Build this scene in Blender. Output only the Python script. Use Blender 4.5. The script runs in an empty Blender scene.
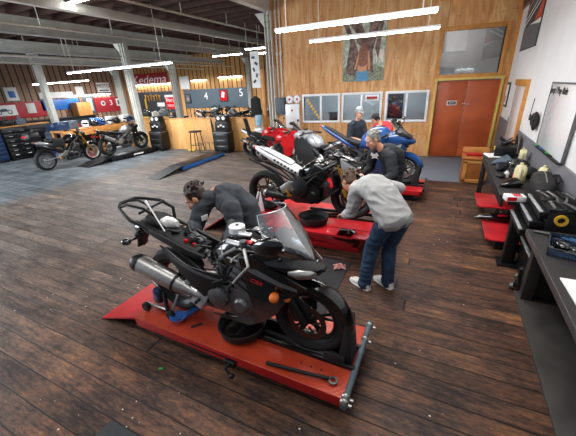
import bpy, bmesh, math, random
from mathutils import Vector, Matrix, Euler
random.seed(7)
C = bpy.context.scene.collection
PI = math.pi
R = math.radians
V = Vector

# ------------------------------------------------------------------ helpers
def lin(h):
    h = h.lstrip('#')
    out = []
    for i in (0, 2, 4):
        c = int(h[i:i+2], 16) / 255
        out.append(c / 12.92 if c <= .04045 else ((c + .055) / 1.055) ** 2.4)
    return (out[0], out[1], out[2], 1)

def newmat(name):
    m = bpy.data.materials.new(name)
    m.use_nodes = True
    nt = m.node_tree
    return m, nt, nt.nodes['Principled BSDF']

def pm(name, col, rough=.5, metal=0., var=.15, scale=18., bump=0., bscale=None, coat=0., col2=None, emit=None, es=1., rvar=.1, spec=.5):
    """procedural paint / metal / plastic / cloth"""
    m, nt, b = newmat(name)
    N, L = nt.nodes, nt.links
    tc = N.new('ShaderNodeTexCoord')
    no = N.new('ShaderNodeTexNoise'); no.inputs['Scale'].default_value = scale; no.inputs['Detail'].default_value = 5
    L.new(tc.outputs['Object'], no.inputs['Vector'])
    cr = N.new('ShaderNodeValToRGB')
    a = lin(col)
    if col2: c0 = lin(col2); c1 = a
    else:
        c0 = tuple(x * (1 - var) for x in a[:3]) + (1,)
        c1 = tuple(min(1, x * (1 + var)) for x in a[:3]) + (1,)
    cr.color_ramp.elements[0].color = c0; cr.color_ramp.elements[0].position = .3
    cr.color_ramp.elements[1].color = c1; cr.color_ramp.elements[1].position = .7
    L.new(no.outputs['Fac'], cr.inputs['Fac']); L.new(cr.outputs['Color'], b.inputs['Base Color'])
    mr = N.new('ShaderNodeMapRange'); mr.inputs['To Min'].default_value = max(.02, rough - rvar); mr.inputs['To Max'].default_value = min(1, rough + rvar)
    L.new(no.outputs['Fac'], mr.inputs['Value']); L.new(mr.outputs['Result'], b.inputs['Roughness'])
    b.inputs['Metallic'].default_value = metal
    b.inputs['Specular IOR Level'].default_value = spec
    b.inputs['Coat Weight'].default_value = coat
    b.inputs['Coat Roughness'].default_value = .08
    if bump:
        n2 = N.new('ShaderNodeTexNoise'); n2.inputs['Scale'].default_value = bscale or scale * 4; n2.inputs['Detail'].default_value = 4
        L.new(tc.outputs['Object'], n2.inputs['Vector'])
        bp = N.new('ShaderNodeBump'); bp.inputs['Strength'].default_value = bump; bp.inputs['Distance'].default_value = .01
        L.new(n2.outputs['Fac'], bp.inputs['Height']); L.new(bp.outputs['Normal'], b.inputs['Normal'])
    if emit:
        b.inputs['Emission Color'].default_value = lin(emit); b.inputs['Emission Strength'].default_value = es
    return m

def plywood(name, c0, c1, c2, seam=1.22, vert=True, rough=.55):
    m, nt, b = newmat(name)
    N, L = nt.nodes, nt.links
    tc = N.new('ShaderNodeTexCoord')
    mp = N.new('ShaderNodeMapping'); mp.inputs['Scale'].default_value = (3.2, 3.2, .55) if vert else (.55, 3.2, 3.2)
    L.new(tc.outputs['Object'], mp.inputs['Vector'])
    no = N.new('ShaderNodeTexNoise'); no.inputs['Scale'].default_value = 2.2; no.inputs['Detail'].default_value = 7; no.inputs['Distortion'].default_value = 1.3
    L.new(mp.outputs['Vector'], no.inputs['Vector'])
    cr = N.new('ShaderNodeValToRGB'); e = cr.color_ramp.elements
    e[0].color = lin(c0); e[0].position = .32; e[1].color = lin(c2); e[1].position = .7
    k = e.new(.5); k.color = lin(c1)
    L.new(no.outputs['Fac'], cr.inputs['Fac'])
    # knots
    vo = N.new('ShaderNodeTexVoronoi'); vo.inputs['Scale'].default_value = 5.5
    mp2 = N.new('ShaderNodeMapping'); mp2.inputs['Scale'].default_value = (.9, .9, 1.5)
    L.new(tc.outputs['Object'], mp2.inputs['Vector']); L.new(mp2.outputs['Vector'], vo.inputs['Vector'])
    kr = N.new('ShaderNodeMapRange'); kr.inputs['From Min'].default_value = .04; kr.inputs['From Max'].default_value = .22
    kr.inputs['To Min'].default_value = .6; kr.inputs['To Max'].default_value = 1
    L.new(vo.outputs['Distance'], kr.inputs['Value'])
    # seams between sheets
    sx = N.new('ShaderNodeSeparateXYZ'); L.new(tc.outputs['Object'], sx.inputs[0])
    pp = N.new('ShaderNodeMath'); pp.operation = 'PINGPONG'; pp.inputs[1].default_value = seam / 2
    L.new(sx.outputs[0], pp.inputs[0])
    lt = N.new('ShaderNodeMath'); lt.operation = 'LESS_THAN'; lt.inputs[1].default_value = .006; L.new(pp.outputs[0], lt.inputs[0])
    sm = N.new('ShaderNodeMath'); sm.operation = 'MULTIPLY_ADD'; sm.inputs[1].default_value = -.45; sm.inputs[2].default_value = 1; L.new(lt.outputs[0], sm.inputs[0])
    # sheet to sheet tone
    fl = N.new('ShaderNodeMath'); fl.operation = 'DIVIDE'; fl.inputs[1].default_value = seam; L.new(sx.outputs[0], fl.inputs[0])
    fl2 = N.new('ShaderNodeMath'); fl2.operation = 'FLOOR'; L.new(fl.outputs[0], fl2.inputs[0])
    wn = N.new('ShaderNodeTexWhiteNoise'); wn.noise_dimensions = '1D'; L.new(fl2.outputs[0], wn.inputs['W'])
    wr = N.new('ShaderNodeMapRange'); wr.inputs['To Min'].default_value = .85; wr.inputs['To Max'].default_value = 1.12; L.new(wn.outputs['Value'], wr.inputs['Value'])
    m1 = N.new('ShaderNodeMath'); m1.operation = 'MULTIPLY'; L.new(kr.outputs[0], m1.inputs[0]); L.new(sm.outputs[0], m1.inputs[1])
    m2 = N.new('ShaderNodeMath'); m2.operation = 'MULTIPLY'; L.new(m1.outputs[0], m2.inputs[0]); L.new(wr.outputs[0], m2.inputs[1])
    mx = N.new('ShaderNodeMix'); mx.data_type = 'RGBA'; mx.blend_type = 'MULTIPLY'; mx.inputs['Factor'].default_value = 1
    L.new(cr.outputs['Color'], mx.inputs['A']); L.new(m2.outputs[0], mx.inputs['B'])
    L.new(mx.outputs['Result'], b.inputs['Base Color'])
    b.inputs['Roughness'].default_value = rough
    return m

def floor_material():
    m, nt, b = newmat('worn plank floor')
    N, L = nt.nodes, nt.links
    tc = N.new('ShaderNodeTexCoord'); sx = N.new('ShaderNodeSeparateXYZ'); L.new(tc.outputs['Object'], sx.inputs[0])
    def math_(op, a, b_=None, c=None):
        n = N.new('ShaderNodeMath'); n.operation = op
        for i, x in enumerate((a, b_, c)):
            if x is None: continue
            if isinstance(x, (int, float)): n.inputs[i].default_value = x
            else: L.new(x, n.inputs[i])
        return n.outputs[0]
    W = .177
    row = math_('FLOOR', math_('DIVIDE', sx.outputs[1], W))
    wn = N.new('ShaderNodeTexWhiteNoise'); wn.noise_dimensions = '1D'; L.new(row, wn.inputs['W'])
    # plank end joints
    col = math_('FLOOR', math_('ADD', math_('DIVIDE', sx.outputs[0], 9.1), math_('MULTIPLY', wn.outputs['Value'], 7.3)))
    cmb = N.new('ShaderNodeCombineXYZ'); L.new(row, cmb.inputs[0]); L.new(col, cmb.inputs[1])
    wn2 = N.new('ShaderNodeTexWhiteNoise'); wn2.noise_dimensions = '2D'; L.new(cmb.outputs[0], wn2.inputs['Vector'])
    # grain
    off = N.new('ShaderNodeCombineXYZ'); L.new(math_('MULTIPLY', wn2.outputs['Value'], 40), off.inputs[0]); L.new(math_('MULTIPLY', row, .37), off.inputs[2])
    ad = N.new('ShaderNodeVectorMath'); ad.operation = 'ADD'; L.new(tc.outputs['Object'], ad.inputs[0]); L.new(off.outputs[0], ad.inputs[1])
    mp = N.new('ShaderNodeMapping'); mp.inputs['Scale'].default_value = (1.1, 9, 9); L.new(ad.outputs[0], mp.inputs['Vector'])
    g = N.new('ShaderNodeTexNoise'); g.inputs['Scale'].default_value = 2.6; g.inputs['Detail'].default_value = 9; g.inputs['Roughness'].default_value = .68; g.inputs['Distortion'].default_value = .5
    L.new(mp.outputs['Vector'], g.inputs['Vector'])
    cr = N.new('ShaderNodeValToRGB'); e = cr.color_ramp.elements
    e[0].position = .38; e[0].color = lin('#17100f'); e[1].position = .7; e[1].color = lin('#b57a44')
    k = e.new(.46); k.color = lin('#3b2922'); k = e.new(.54); k.color = lin('#5e4132'); k = e.new(.61); k.color = lin('#7d5436')
    fine = N.new('ShaderNodeTexNoise'); fine.inputs['Scale'].default_value = 16; fine.inputs['Detail'].default_value = 8; fine.inputs['Roughness'].default_value = .75
    mpf = N.new('ShaderNodeMapping'); mpf.inputs['Scale'].default_value = (1, 3.2, 1); L.new(ad.outputs[0], mpf.inputs['Vector']); L.new(mpf.outputs['Vector'], fine.inputs['Vector'])
    patchy = N.new('ShaderNodeTexNoise'); patchy.inputs['Scale'].default_value = 2.3; patchy.inputs['Detail'].default_value = 4; L.new(ad.outputs[0], patchy.inputs['Vector'])
    gm = math_('ADD', math_('ADD', math_('MULTIPLY', g.outputs['Fac'], .42), math_('MULTIPLY', fine.outputs['Fac'], .45)), math_('MULTIPLY_ADD', patchy.outputs['Fac'], .3, -.08))
    L.new(gm, cr.inputs['Fac'])
    # worn orange patches on the right hand side and greyer planks towards the left
    big = N.new('ShaderNodeTexNoise'); big.inputs['Scale'].default_value = .9; big.inputs['Detail'].default_value = 5; L.new(tc.outputs['Object'], big.inputs['Vector'])
    mr = N.new('ShaderNodeMapRange'); mr.inputs['From Min'].default_value = -2.2; mr.inputs['From Max'].default_value = -6.2; L.new(math_('ADD', sx.outputs[0], math_('MULTIPLY', sx.outputs[1], -.22)), mr.inputs['Value'])
    grey = N.new('ShaderNodeMix'); grey.data_type = 'RGBA'
    gcr = N.new('ShaderNodeValToRGB'); e = gcr.color_ramp.elements
    e[0].position = .38; e[0].color = lin('#443c3a'); e[1].position = .66; e[1].color = lin('#9c9187')
    L.new(gm, gcr.inputs['Fac'])
    L.new(math_('MULTIPLY', mr.outputs[0], math_('ADD', math_('MULTIPLY', big.outputs['Fac'], .9), .28)), grey.inputs['Factor'])
    L.new(cr.outputs['Color'], grey.inputs['A']); L.new(gcr.outputs['Color'], grey.inputs['B'])
    # blue grey painted zone
    bl = N.new('ShaderNodeMapRange'); bl.inputs['From Min'].default_value = -7.9; bl.inputs['From Max'].default_value = -8.5
    L.new(math_('ADD', sx.outputs[0], math_('MULTIPLY', fine.outputs['Fac'], .5)), bl.inputs['Value'])
    bn = N.new('ShaderNodeTexNoise'); bn.inputs['Scale'].default_value = 2.5; bn.inputs['Detail'].default_value = 6; L.new(tc.outputs['Object'], bn.inputs['Vector'])
    bcr = N.new('ShaderNodeValToRGB'); e = bcr.color_ramp.elements
    e[0].position = .3; e[0].color = lin('#4a4f53'); e[1].position = .7; e[1].color = lin('#747a7d')
    L.new(bn.outputs['Fac'], bcr.inputs['Fac'])
    blue = N.new('ShaderNodeMix'); blue.data_type = 'RGBA'; L.new(bl.outputs[0], blue.inputs['Factor']); L.new(grey.outputs['Result'], blue.inputs['A']); L.new(bcr.outputs['Color'], blue.inputs['B'])
    # tone per plank
    tone = N.new('ShaderNodeMapRange'); tone.inputs['To Min'].default_value = .72; tone.inputs['To Max'].default_value = 1.22; L.new(wn2.outputs['Value'], tone.inputs['Value'])
    t1 = N.new('ShaderNodeMix'); t1.data_type = 'RGBA'; t1.blend_type = 'MULTIPLY'; t1.inputs['Factor'].default_value = .8
    L.new(blue.outputs['Result'], t1.inputs['A']); L.new(tone.outputs[0], t1.inputs['B'])
    # gaps
    pp = math_('PINGPONG', sx.outputs[1], W / 2)
    # distance to the plank edge
    gap = N.new('ShaderNodeMapRange'); gap.inputs['From Min'].default_value = .002; gap.inputs['From Max'].default_value = .0065
    L.new(pp, gap.inputs['Value'])
    # only every row edge lies at multiples of W ; pingpong(W/2) is zero there and at no other place
    fr = math_('FRACT', math_('ADD', math_('DIVIDE', sx.outputs[0], 9.1), math_('MULTIPLY', wn.outputs['Value'], 7.3)))
    eg = N.new('ShaderNodeMapRange'); eg.inputs['From Min'].default_value = .0004; eg.inputs['From Max'].default_value = .0016; L.new(math_('PINGPONG', fr, .5), eg.inputs['Value'])
    gg = math_('MULTIPLY', gap.outputs[0], eg.outputs[0])
    t2 = N.new('ShaderNodeMix'); t2.data_type = 'RGBA'; L.new(gg, t2.inputs['Factor']); t2.inputs['A'].default_value = lin('#0d0908'); L.new(t1.outputs['Result'], t2.inputs['B'])
    # white paint specks
    sp = N.new('ShaderNodeTexVoronoi'); sp.inputs['Scale'].default_value = 12; L.new(tc.outputs['Object'], sp.inputs['Vector'])
    spm = math_('MULTIPLY', math_('LESS_THAN', sp.outputs['Distance'], .075), math_('GREATER_THAN', big.outputs['Fac'], .53))
    t3 = N.new('ShaderNodeMix'); t3.data_type = 'RGBA'; L.new(spm, t3.inputs['Factor']); L.new(t2.outputs['Result'], t3.inputs['A']); t3.inputs['B'].default_value = lin('#d8d2c8')
    L.new(t3.outputs['Result'], b.inputs['Base Color'])
    rr = N.new('ShaderNodeMapRange'); rr.inputs['To Min'].default_value = .42; rr.inputs['To Max'].default_value = .7; b.inputs['Specular IOR Level'].default_value = .32; L.new(g.outputs['Fac'], rr.inputs['Value'])
    L.new(rr.outputs[0], b.inputs['Roughness'])
    bp = N.new('ShaderNodeBump'); bp.inputs['Strength'].default_value = .5; bp.inputs['Distance'].default_value = .006
    L.new(math_('ADD', math_('MULTIPLY', gm, 1.1), gg), bp.inputs['Height']); L.new(bp.outputs['Normal'], b.inputs['Normal'])
    return m

def slat_material(name, w, c0, c1, axis=0):
    """vertical boards with dark joints"""
    m, nt, b = newmat(name)
    N, L = nt.nodes, nt.links
    tc = N.new('ShaderNodeTexCoord'); sx = N.new('ShaderNodeSeparateXYZ'); L.new(tc.outputs['Object'], sx.inputs[0])
    d = N.new('ShaderNodeMath'); d.operation = 'DIVIDE'; d.inputs[1].default_value = w; L.new(sx.outputs[axis], d.inputs[0])
    f = N.new('ShaderNodeMath'); f.operation = 'FLOOR'; L.new(d.outputs[0], f.inputs[0])
    wn = N.new('ShaderNodeTexWhiteNoise'); wn.noise_dimensions = '1D'; L.new(f.outputs[0], wn.inputs['W'])
    fr = N.new('ShaderNodeMath'); fr.operation = 'PINGPONG'; fr.inputs[1].default_value = w / 2; L.new(sx.outputs[axis], fr.inputs[0])
    g = N.new('ShaderNodeMapRange'); g.inputs['From Min'].default_value = .02; g.inputs['From Max'].default_value = .045; L.new(fr.outputs[0], g.inputs['Value'])
    cr = N.new('ShaderNodeValToRGB'); cr.color_ramp.elements[0].color = lin(c0); cr.color_ramp.elements[1].color = lin(c1)
    L.new(wn.outputs['Value'], cr.inputs['Fac'])
    mx = N.new('ShaderNodeMix'); mx.data_type = 'RGBA'; L.new(g.outputs[0], mx.inputs['Factor']); mx.inputs['A'].default_value = lin('#2b1a12'); L.new(cr.outputs['Color'], mx.inputs['B'])
    L.new(mx.outputs['Result'], b.inputs['Base Color']); b.inputs['Roughness'].default_value = .75
    return m

def glass_material(name, tint='#e8f0f4', alpha=.25, rough=.03):
    m = bpy.data.materials.new(name); m.use_nodes = True
    nt = m.node_tree; N, L = nt.nodes, nt.links
    N.remove(N['Principled BSDF'])
    out = N['Material Output']
    tr = N.new('ShaderNodeBsdfTransparent'); tr.inputs[0].default_value = lin(tint)
    gl = N.new('ShaderNodeBsdfGlossy'); gl.inputs['Roughness'].default_value = rough; gl.inputs['Color'].default_value = (1, 1, 1, 1)
    fz = N.new('ShaderNodeFresnel'); fz.inputs['IOR'].default_value = 1.5
    no = N.new('ShaderNodeTexNoise'); no.inputs['Scale'].default_value = 6
    ad = N.new('ShaderNodeMath'); ad.operation = 'MULTIPLY_ADD'; ad.inputs[1].default_value = .08; ad.inputs[2].default_value = alpha
    L.new(no.outputs['Fac'], ad.inputs[0])
    a2 = N.new('ShaderNodeMath'); a2.operation = 'ADD'; a2.use_clamp = True; L.new(ad.outputs[0], a2.inputs[0]); L.new(fz.outputs[0], a2.inputs[1])
    mx = N.new('ShaderNodeMixShader'); L.new(a2.outputs[0], mx.inputs[0]); L.new(tr.outputs[0], mx.inputs[1]); L.new(gl.outputs[0], mx.inputs[2])
    L.new(mx.outputs[0], out.inputs['Surface'])
    return m

def treadplate(name, col, col2):
    m = pm(name, col, .33, .0, col2=col2, scale=5, coat=.3)
    nt = m.node_tree; N, L = nt.nodes, nt.links; b = N['Principled BSDF']
    tc = N.new('ShaderNodeTexCoord')
    mp = N.new('ShaderNodeMapping'); mp.inputs['Rotation'].default_value = (0, 0, R(45)); L.new(tc.outputs['Object'], mp.inputs['Vector'])
    ch = N.new('ShaderNodeTexVoronoi'); ch.inputs['Scale'].default_value = 34; ch.inputs['Randomness'].default_value = .12; L.new(mp.outputs['Vector'], ch.inputs['Vector'])
    bp = N.new('ShaderNodeBump'); bp.inputs['Strength'].default_value = .55; bp.inputs['Distance'].default_value = .004; bp.invert = True
    L.new(ch.outputs['Distance'], bp.inputs['Height']); L.new(bp.outputs['Normal'], b.inputs['Normal'])
    return m

# ------------------------------------------------------------------ mesh builder
class MB:
    twin = None
    def __init__(s): s.bm = bmesh.new()
    def raw(s, vs, fs, M=None):
        b = [s.bm.verts.new(M @ V(v) if M else V(v)) for v in vs]
        for f in fs:
            try: s.bm.faces.new([b[i] for i in f])
            except ValueError: pass
        return s
    def box(s, c, d, bev=0., rot=None, M=None):
        t = bmesh.new(); bmesh.ops.create_cube(t, size=1)
        for v in t.verts: v.co = V((v.co.x * d[0], v.co.y * d[1], v.co.z * d[2]))
        if bev: bmesh.ops.bevel(t, geom=t.edges[:], offset=min(bev, min(d) * .45), segments=2, affect='EDGES', profile=.5)
        X = Matrix.Translation(V(c)) @ (Euler(rot).to_matrix().to_4x4() if rot else Matrix())
        if M: X = M @ X
        t.verts.index_update()
        s.raw([v.co for v in t.verts], [[v.index for v in f.verts] for f in t.faces], X); t.free(); return s
    def tube(s, pts, r, seg=8, closed=False, caps=True, sq=1.):
        pts = [V(p) for p in pts]; n = len(pts)
        rs = r if isinstance(r, (list, tuple)) else [r] * n
        up = V((0, 0, 1)); rings = []; prev = None
        for i in range(n):
            if closed: t = pts[(i + 1) % n] - pts[i - 1]
            else: t = pts[min(i + 1, n - 1)] - pts[max(i - 1, 0)]
            if t.length < 1e-9: t = V((0, 0, 1))
            t.normalize()
            if prev is None:
                a = t.cross(up)
                if a.length < 1e-3: a = t.cross(V((0, 1, 0)))
                a.normalize()
            else:
                a = prev - t * prev.dot(t)
                if a.length < 1e-4: a = t.orthogonal()
                a.normalize()
            prev = a; b = t.cross(a)
            rings.append([pts[i] + (a * math.cos(2 * PI * k / seg) + b * math.sin(2 * PI * k / seg) * sq) * rs[i] for k in range(seg)])
        return s.rings(rings, closed, caps)
    def rings(s, rings, closed=False, caps=True):
        n = len(rings[0]); vs = [v for r_ in rings for v in r_]; fs = []
        m = len(rings)
        for i in range(m if closed else m - 1):
            j = (i + 1) % m
            for k in range(n):
                l = (k + 1) % n
                fs.append((i * n + k, i * n + l, j * n + l, j * n + k))
        if caps and not closed:
            fs.append(tuple(range(n - 1, -1, -1))); fs.append(tuple((m - 1) * n + k for k in range(n)))
        return s.raw(vs, fs)
    def lathe(s, prof, o=(0, 0, 0), ax='z', seg=24, closed=False, M=None):
        rings = []
        for (r, h) in prof:
            rg = []
            for k in range(seg):
                a = 2 * PI * k / seg; c, d = math.cos(a) * r, math.sin(a) * r
                p = {'z': (c, d, h), 'y': (c, h, -d), 'x': (h, c, d)}[ax]
                p = V(p) + V(o); rg.append(M @ p if M else p)
            rings.append(rg)
        return s.rings(rings, closed, not closed)
    def ball(s, c, r, seg=14, rot=None):
        rr = (r, r, r) if isinstance(r, (int, float)) else r
        t = bmesh.new(); bmesh.ops.create_uvsphere(t, u_segments=seg, v_segments=max(6, seg * 2 // 3), radius=1)
        X = Matrix.Translation(V(c)) @ (Euler(rot).to_matrix().to_4x4() if rot else Matrix()) @ Matrix.Diagonal((rr[0], rr[1], rr[2], 1))
        t.verts.index_update()
        s.raw([v.co for v in t.verts], [[v.index for v in f.verts] for f in t.faces], X); t.free(); return s
    def prism(s, poly, a, b, plane='xz', bev=0.):
        """outline extruded: xz -> along y from a to b, xy -> along z, yz -> along x"""
        f = {'xz': lambda p, h: (p[0], h, p[1]), 'xy': lambda p, h: (p[0], p[1], h), 'yz': lambda p, h: (h, p[0], p[1])}[plane]
        t = bmesh.new()
        lo = [t.verts.new(f(p, a)) for p in poly]; hi = [t.verts.new(f(p, b)) for p in poly]; n = len(poly)
        t.faces.new(lo); t.faces.new(hi[::-1])
        for i in range(n): t.faces.new((lo[i], hi[i], hi[(i + 1) % n], lo[(i + 1) % n]))
        bmesh.ops.recalc_face_normals(t, faces=t.faces)
        if bev: bmesh.ops.bevel(t, geom=t.edges[:], offset=bev, segments=2, affect='EDGES', profile=.5)
        t.verts.index_update()
        s.raw([v.co for v in t.verts], [[v.index for v in fc.verts] for fc in t.faces]); t.free(); return s
    def panel(s, poly, yf, th, step=.05, mirror=False):
        """curved sheet: xz outline cut into a grid, pushed to y=yf(x,z), given thickness"""
        for sg in ((1, -1) if mirror else (1,)):
            t = bmesh.new(); t.faces.new([t.verts.new((p[0], 0, p[1])) for p in poly])
            for ax, no in ((0, (1, 0, 0)), (2, (0, 0, 1))):
                lo = min(p[0 if ax == 0 else 1] for p in poly); hi = max(p[0 if ax == 0 else 1] for p in poly)
                q = lo + step
                while q < hi:
                    co = (q, 0, 0) if ax == 0 else (0, 0, q)
                    bmesh.ops.bisect_plane(t, geom=t.verts[:] + t.edges[:] + t.faces[:], plane_co=co, plane_no=no); q += step
            t.verts.index_update(); n = len(t.verts)
            fr = [(v.co.x, sg * yf(v.co.x, v.co.z), v.co.z) for v in t.verts]
            bk = [(v.co.x, sg * (yf(v.co.x, v.co.z) - th), v.co.z) for v in t.verts]
            fs = [[v.index for v in f.verts] for f in t.faces]
            fs += [[v.index + n for v in reversed(f.verts)] for f in t.faces]
            for e in t.edges:
                if len(e.link_faces) == 1: i, j = e.verts[0].index, e.verts[1].index; fs.append((i, j, j + n, i + n))
            t.free()
            if sg < 0: s.twin = MB(); s.twin.raw(fr + bk, fs)
            else: s.raw(fr + bk, fs)
        return s
    def loft(s, secs, n=20, yo=0.):
        """superellipse sections (x, zbottom, ztop, halfwidth, power[, y shift])"""
        rings = []
        for q in secs:
            x, zb, zt, hw, p = q[:5]; dy = q[5] if len(q) > 5 else 0
            zc, hh = (zb + zt) / 2, (zt - zb) / 2; rg = []
            for k in range(n):
                a = 2 * PI * k / n; c, d = math.cos(a), math.sin(a)
                rg.append(V((x, yo + dy + hw * math.copysign(abs(c) ** (2 / p), c), zc + hh * math.copysign(abs(d) ** (2 / p), d))))
            rings.append(rg)
        return s.rings(rings)
    def build(s, name, mat, parent=None, smooth=True, ang=40, M=None):
        bm = s.bm
        bmesh.ops.remove_doubles(bm, verts=bm.verts, dist=1e-6)
        bmesh.ops.recalc_face_normals(bm, faces=bm.faces)
        me = bpy.data.meshes.new(name)
        if M: bm.transform(M)
        bm.to_mesh(me); bm.free()
        if smooth:
            me.polygons.foreach_set('use_smooth', [True] * len(me.polygons)); me.set_sharp_from_angle(angle=R(ang))
        me.materials.append(mat)
        o = bpy.data.objects.new(name, me); C.objects.link(o)
        if parent: o.parent = parent
        if s.twin: s.twin.build(name, mat, parent, smooth, ang, M)
        return o

def tag(o, label=None, cat=None, group=None, kind=None):
    if label: o['label'] = label
    if cat: o['category'] = cat
    if group: o['group'] = group
    if kind: o['kind'] = kind
    return o
def empty(name, label, cat, loc=(0, 0, 0), rz=0., group=None):
    o = bpy.data.objects.new(name, None); C.objects.link(o); o.empty_display_size = .1
    o.location = loc; o.rotation_euler = (0, 0, rz); tag(o, label, cat, group); return o
def place(o, loc=(0, 0, 0), rz=0., rx=0., ry=0.):
    o.location = loc; o.rotation_euler = (rx, ry, rz); return o
def struct(o): o['kind'] = 'structure'; return o
def dup(root, loc, rz, label=None, group=None):
    r = root.copy(); C.objects.link(r); r.location = loc; r.rotation_euler = (0, 0, rz)
    if label: r['label'] = label
    if group: r['group'] = group
    for ch in list(root.children):
        c = ch.copy(); C.objects.link(c); c.parent = r
        for g in list(ch.children):
            d = g.copy(); C.objects.link(d); d.parent = c
    return r
def text(name, body, size, mat, parent, loc, rot, ext=.002, align='CENTER', shear=0., sx=1.):
    cu = bpy.data.curves.new(name, 'FONT'); cu.body = body; cu.size = size; cu.extrude = ext; cu.align_x = align; cu.align_y = 'CENTER'; cu.shear = shear
    t = bpy.data.objects.new(name, cu); C.objects.link(t)
    dg = bpy.context.evaluated_depsgraph_get(); me = bpy.data.meshes.new_from_object(t.evaluated_get(dg))
    bpy.data.objects.remove(t); bpy.data.curves.remove(cu)
    me.materials.clear(); me.materials.append(mat); me.name = name
    o = bpy.data.objects.new(name, me); C.objects.link(o); o.parent = parent; o.location = loc; o.rotation_euler = rot; o.scale = (sx, 1, 1)
    return o
# ------------------------------------------------------------------ materials
M = {}
def mk(k, *a, **b): M[k] = pm(k, *a, **b)
mk('white_paint', '#cfcac0', .5, var=.06, scale=3)
mk('steel_paint', '#d0d0c9', .5, var=.1, scale=4)
mk('dark_wood', '#54392e', .8, col2='#3a2720', scale=6)
mk('deck_wood', '#43302a', .85, col2='#2e211d', scale=4)
mk('pipe', '#cdc8bc', .45, var=.1)
mk('wall_white', '#dddddc', .6, var=.04, scale=2.5, bump=.05, bscale=30)
mk('wainscot', '#6a6a70', .6, var=.08, scale=5)
mk('trim_wood', '#c98d45', .5, col2='#b5742f', scale=7)
mk('yellow_trim', '#c9ac58', .5, var=.12, scale=7)
mk('door_wood', '#b4562a', .45, col2='#9c4420', scale=2.2, rvar=.05)
mk('chrome', '#d8d8d6', .18, 1., var=.05)
mk('steel', '#b3b2ae', .36, .9, var=.12, scale=30)
mk('dull_steel', '#7b7b7c', .45, .9, var=.2, scale=30)
mk('dark_metal', '#2a2a2c', .42, .7, var=.25, scale=25)
mk('black_metal', '#161617', .4, .3, var=.3, scale=25)
mk('black_plastic', '#141416', .5, var=.25, scale=20)
mk('black_gloss', '#0c0c0e', .14, var=.3, scale=6, coat=.6, rvar=.05)
mk('black_matte', '#161617', .75, var=.25, scale=30)
mk('grey_plastic', '#54565a', .5, var=.15)
mk('rubber', '#111112', .7, var=.3, scale=30, bump=.3, bscale=90)
mk('brown_panel', '#3a2a27', .4, var=.25, scale=8, coat=.2)
mk('red', '#b3161c', .35, var=.2, scale=7, coat=.3)
mk('lift_red', '#c0222a', .38, var=.25, scale=6, coat=.25)
mk('bright_red', '#d0161e', .18, var=.1, scale=6, coat=.7, rvar=.05)
mk('orange_lens', '#e5701c', .15, var=.15, coat=.5, rvar=.05)
mk('gold', '#d0a03a', .3, .8, var=.12)
mk('rotor', '#4a342c', .4, .6, var=.2, scale=20)
mk('disc', '#b0aeaa', .3, .9, var=.1, scale=40)
mk('silver_paint', '#b9bcc0', .25, .35, var=.1, scale=6, coat=.4)
mk('white_gloss', '#e2e3e4', .2, var=.04, coat=.5)
mk('blue_gloss', '#204a86', .2, var=.15, scale=6, coat=.6, rvar=.05)
mk('blue_dark', '#1d3559', .35, var=.2)
mk('blue_plastic', '#2a69b8', .4, var=.12)
mk('board_grey', '#4b5862', .6, var=.08, scale=4)
mk('board_black', '#2b3137', .6, var=.1, scale=4)
mk('board_red', '#a3222c', .55, var=.1, scale=4)
mk('paper', '#e6e6e4', .7, var=.03)
mk('light_wood', '#cf9350', .5, col2='#b67538', scale=5)
mk('cab_wood', '#a8662c', .45, col2='#8a4e1f', scale=6)
mk('bench_dark', '#201d1c', .5, var=.25, scale=10)
mk('bench_top', '#231f1e', .65, var=.25, scale=12)
mk('mat_dark', '#2c2d30', .8, var=.18, scale=20, bump=.4, bscale=160)
mk('slab_dark', '#35322f', .55, var=.35, scale=7)
mk('carpet_grey', '#666a74', .9, var=.12, scale=40, bump=.3, bscale=200)
mk('cream', '#d8cfa4', .5, var=.1, scale=12)
mk('yellow', '#e0b030', .45, var=.1)
mk('green', '#2fa04a', .5)
mk('skin', '#c68a6a', .5, var=.08, scale=14)
mk('skin_pale', '#d09a7c', .5, var=.08, scale=14)
mk('hair_brown', '#3a251b', .5, col2='#1d120d', scale=40, bump=.4, bscale=70)
mk('hair_mid', '#6a4c38', .55, col2='#3b291d', scale=40, bump=.4, bscale=70)
mk('hair_grey', '#a3a09b', .6, col2='#6a6662', scale=40, bump=.4, bscale=70)
mk('hair_black', '#181414', .5, var=.3, scale=40)
mk('sweat_dark', '#33383e', .85, var=.15, scale=9, bump=.25, bscale=14)
mk('sweat_grey', '#a6a6a5', .9, var=.08, scale=14, bump=.35, bscale=12)
mk('tee_black', '#1c1f24', .85, var=.25, scale=9, bump=.25, bscale=12)
mk('tee_navy', '#1d2733', .85, var=.25, scale=9, bump=.2, bscale=12)
mk('tee_red', '#bf2430', .8, var=.15, scale=9)
mk('jeans', '#26405f', .85, col2='#16283f', scale=9, bump=.3, bscale=16)
mk('jeans_dark', '#232a35', .85, var=.2, scale=9)
mk('shoe_white', '#e0ddd6', .6, var=.05)
mk('glove', '#3f4348', .8, var=.2, scale=20)
mk('cap_grey', '#8f9294', .8, var=.1)
mk('eye_white', '#e8e4dc', .3, var=.02)
mk('eye_dark', '#1b1410', .2)
mk('lip', '#9c5a4c', .5)
mk('rag_pink', '#d3a09c', .85, col2='#a85a5a', scale=25)
mk('tube_light', '#ffffff', .4, emit='#fbfdff', es=30)
mk('fixture', '#d9dadb', .4, var=.03)
mk('picture_bark', '#93776a', .7, col2='#352625', scale=11)
mk('picture_sky', '#cfd0ba', .7, col2='#7c8d84', scale=12)
mk('picture_leaf', '#a0a284', .7, col2='#46564f', scale=22)
mk('picture_skin', '#c98d64', .6)
mk('picture_hair', '#9a6a52', .6, col2='#6a3c2c', scale=24)
mk('picture_jeans', '#4f86a8', .6)
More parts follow.
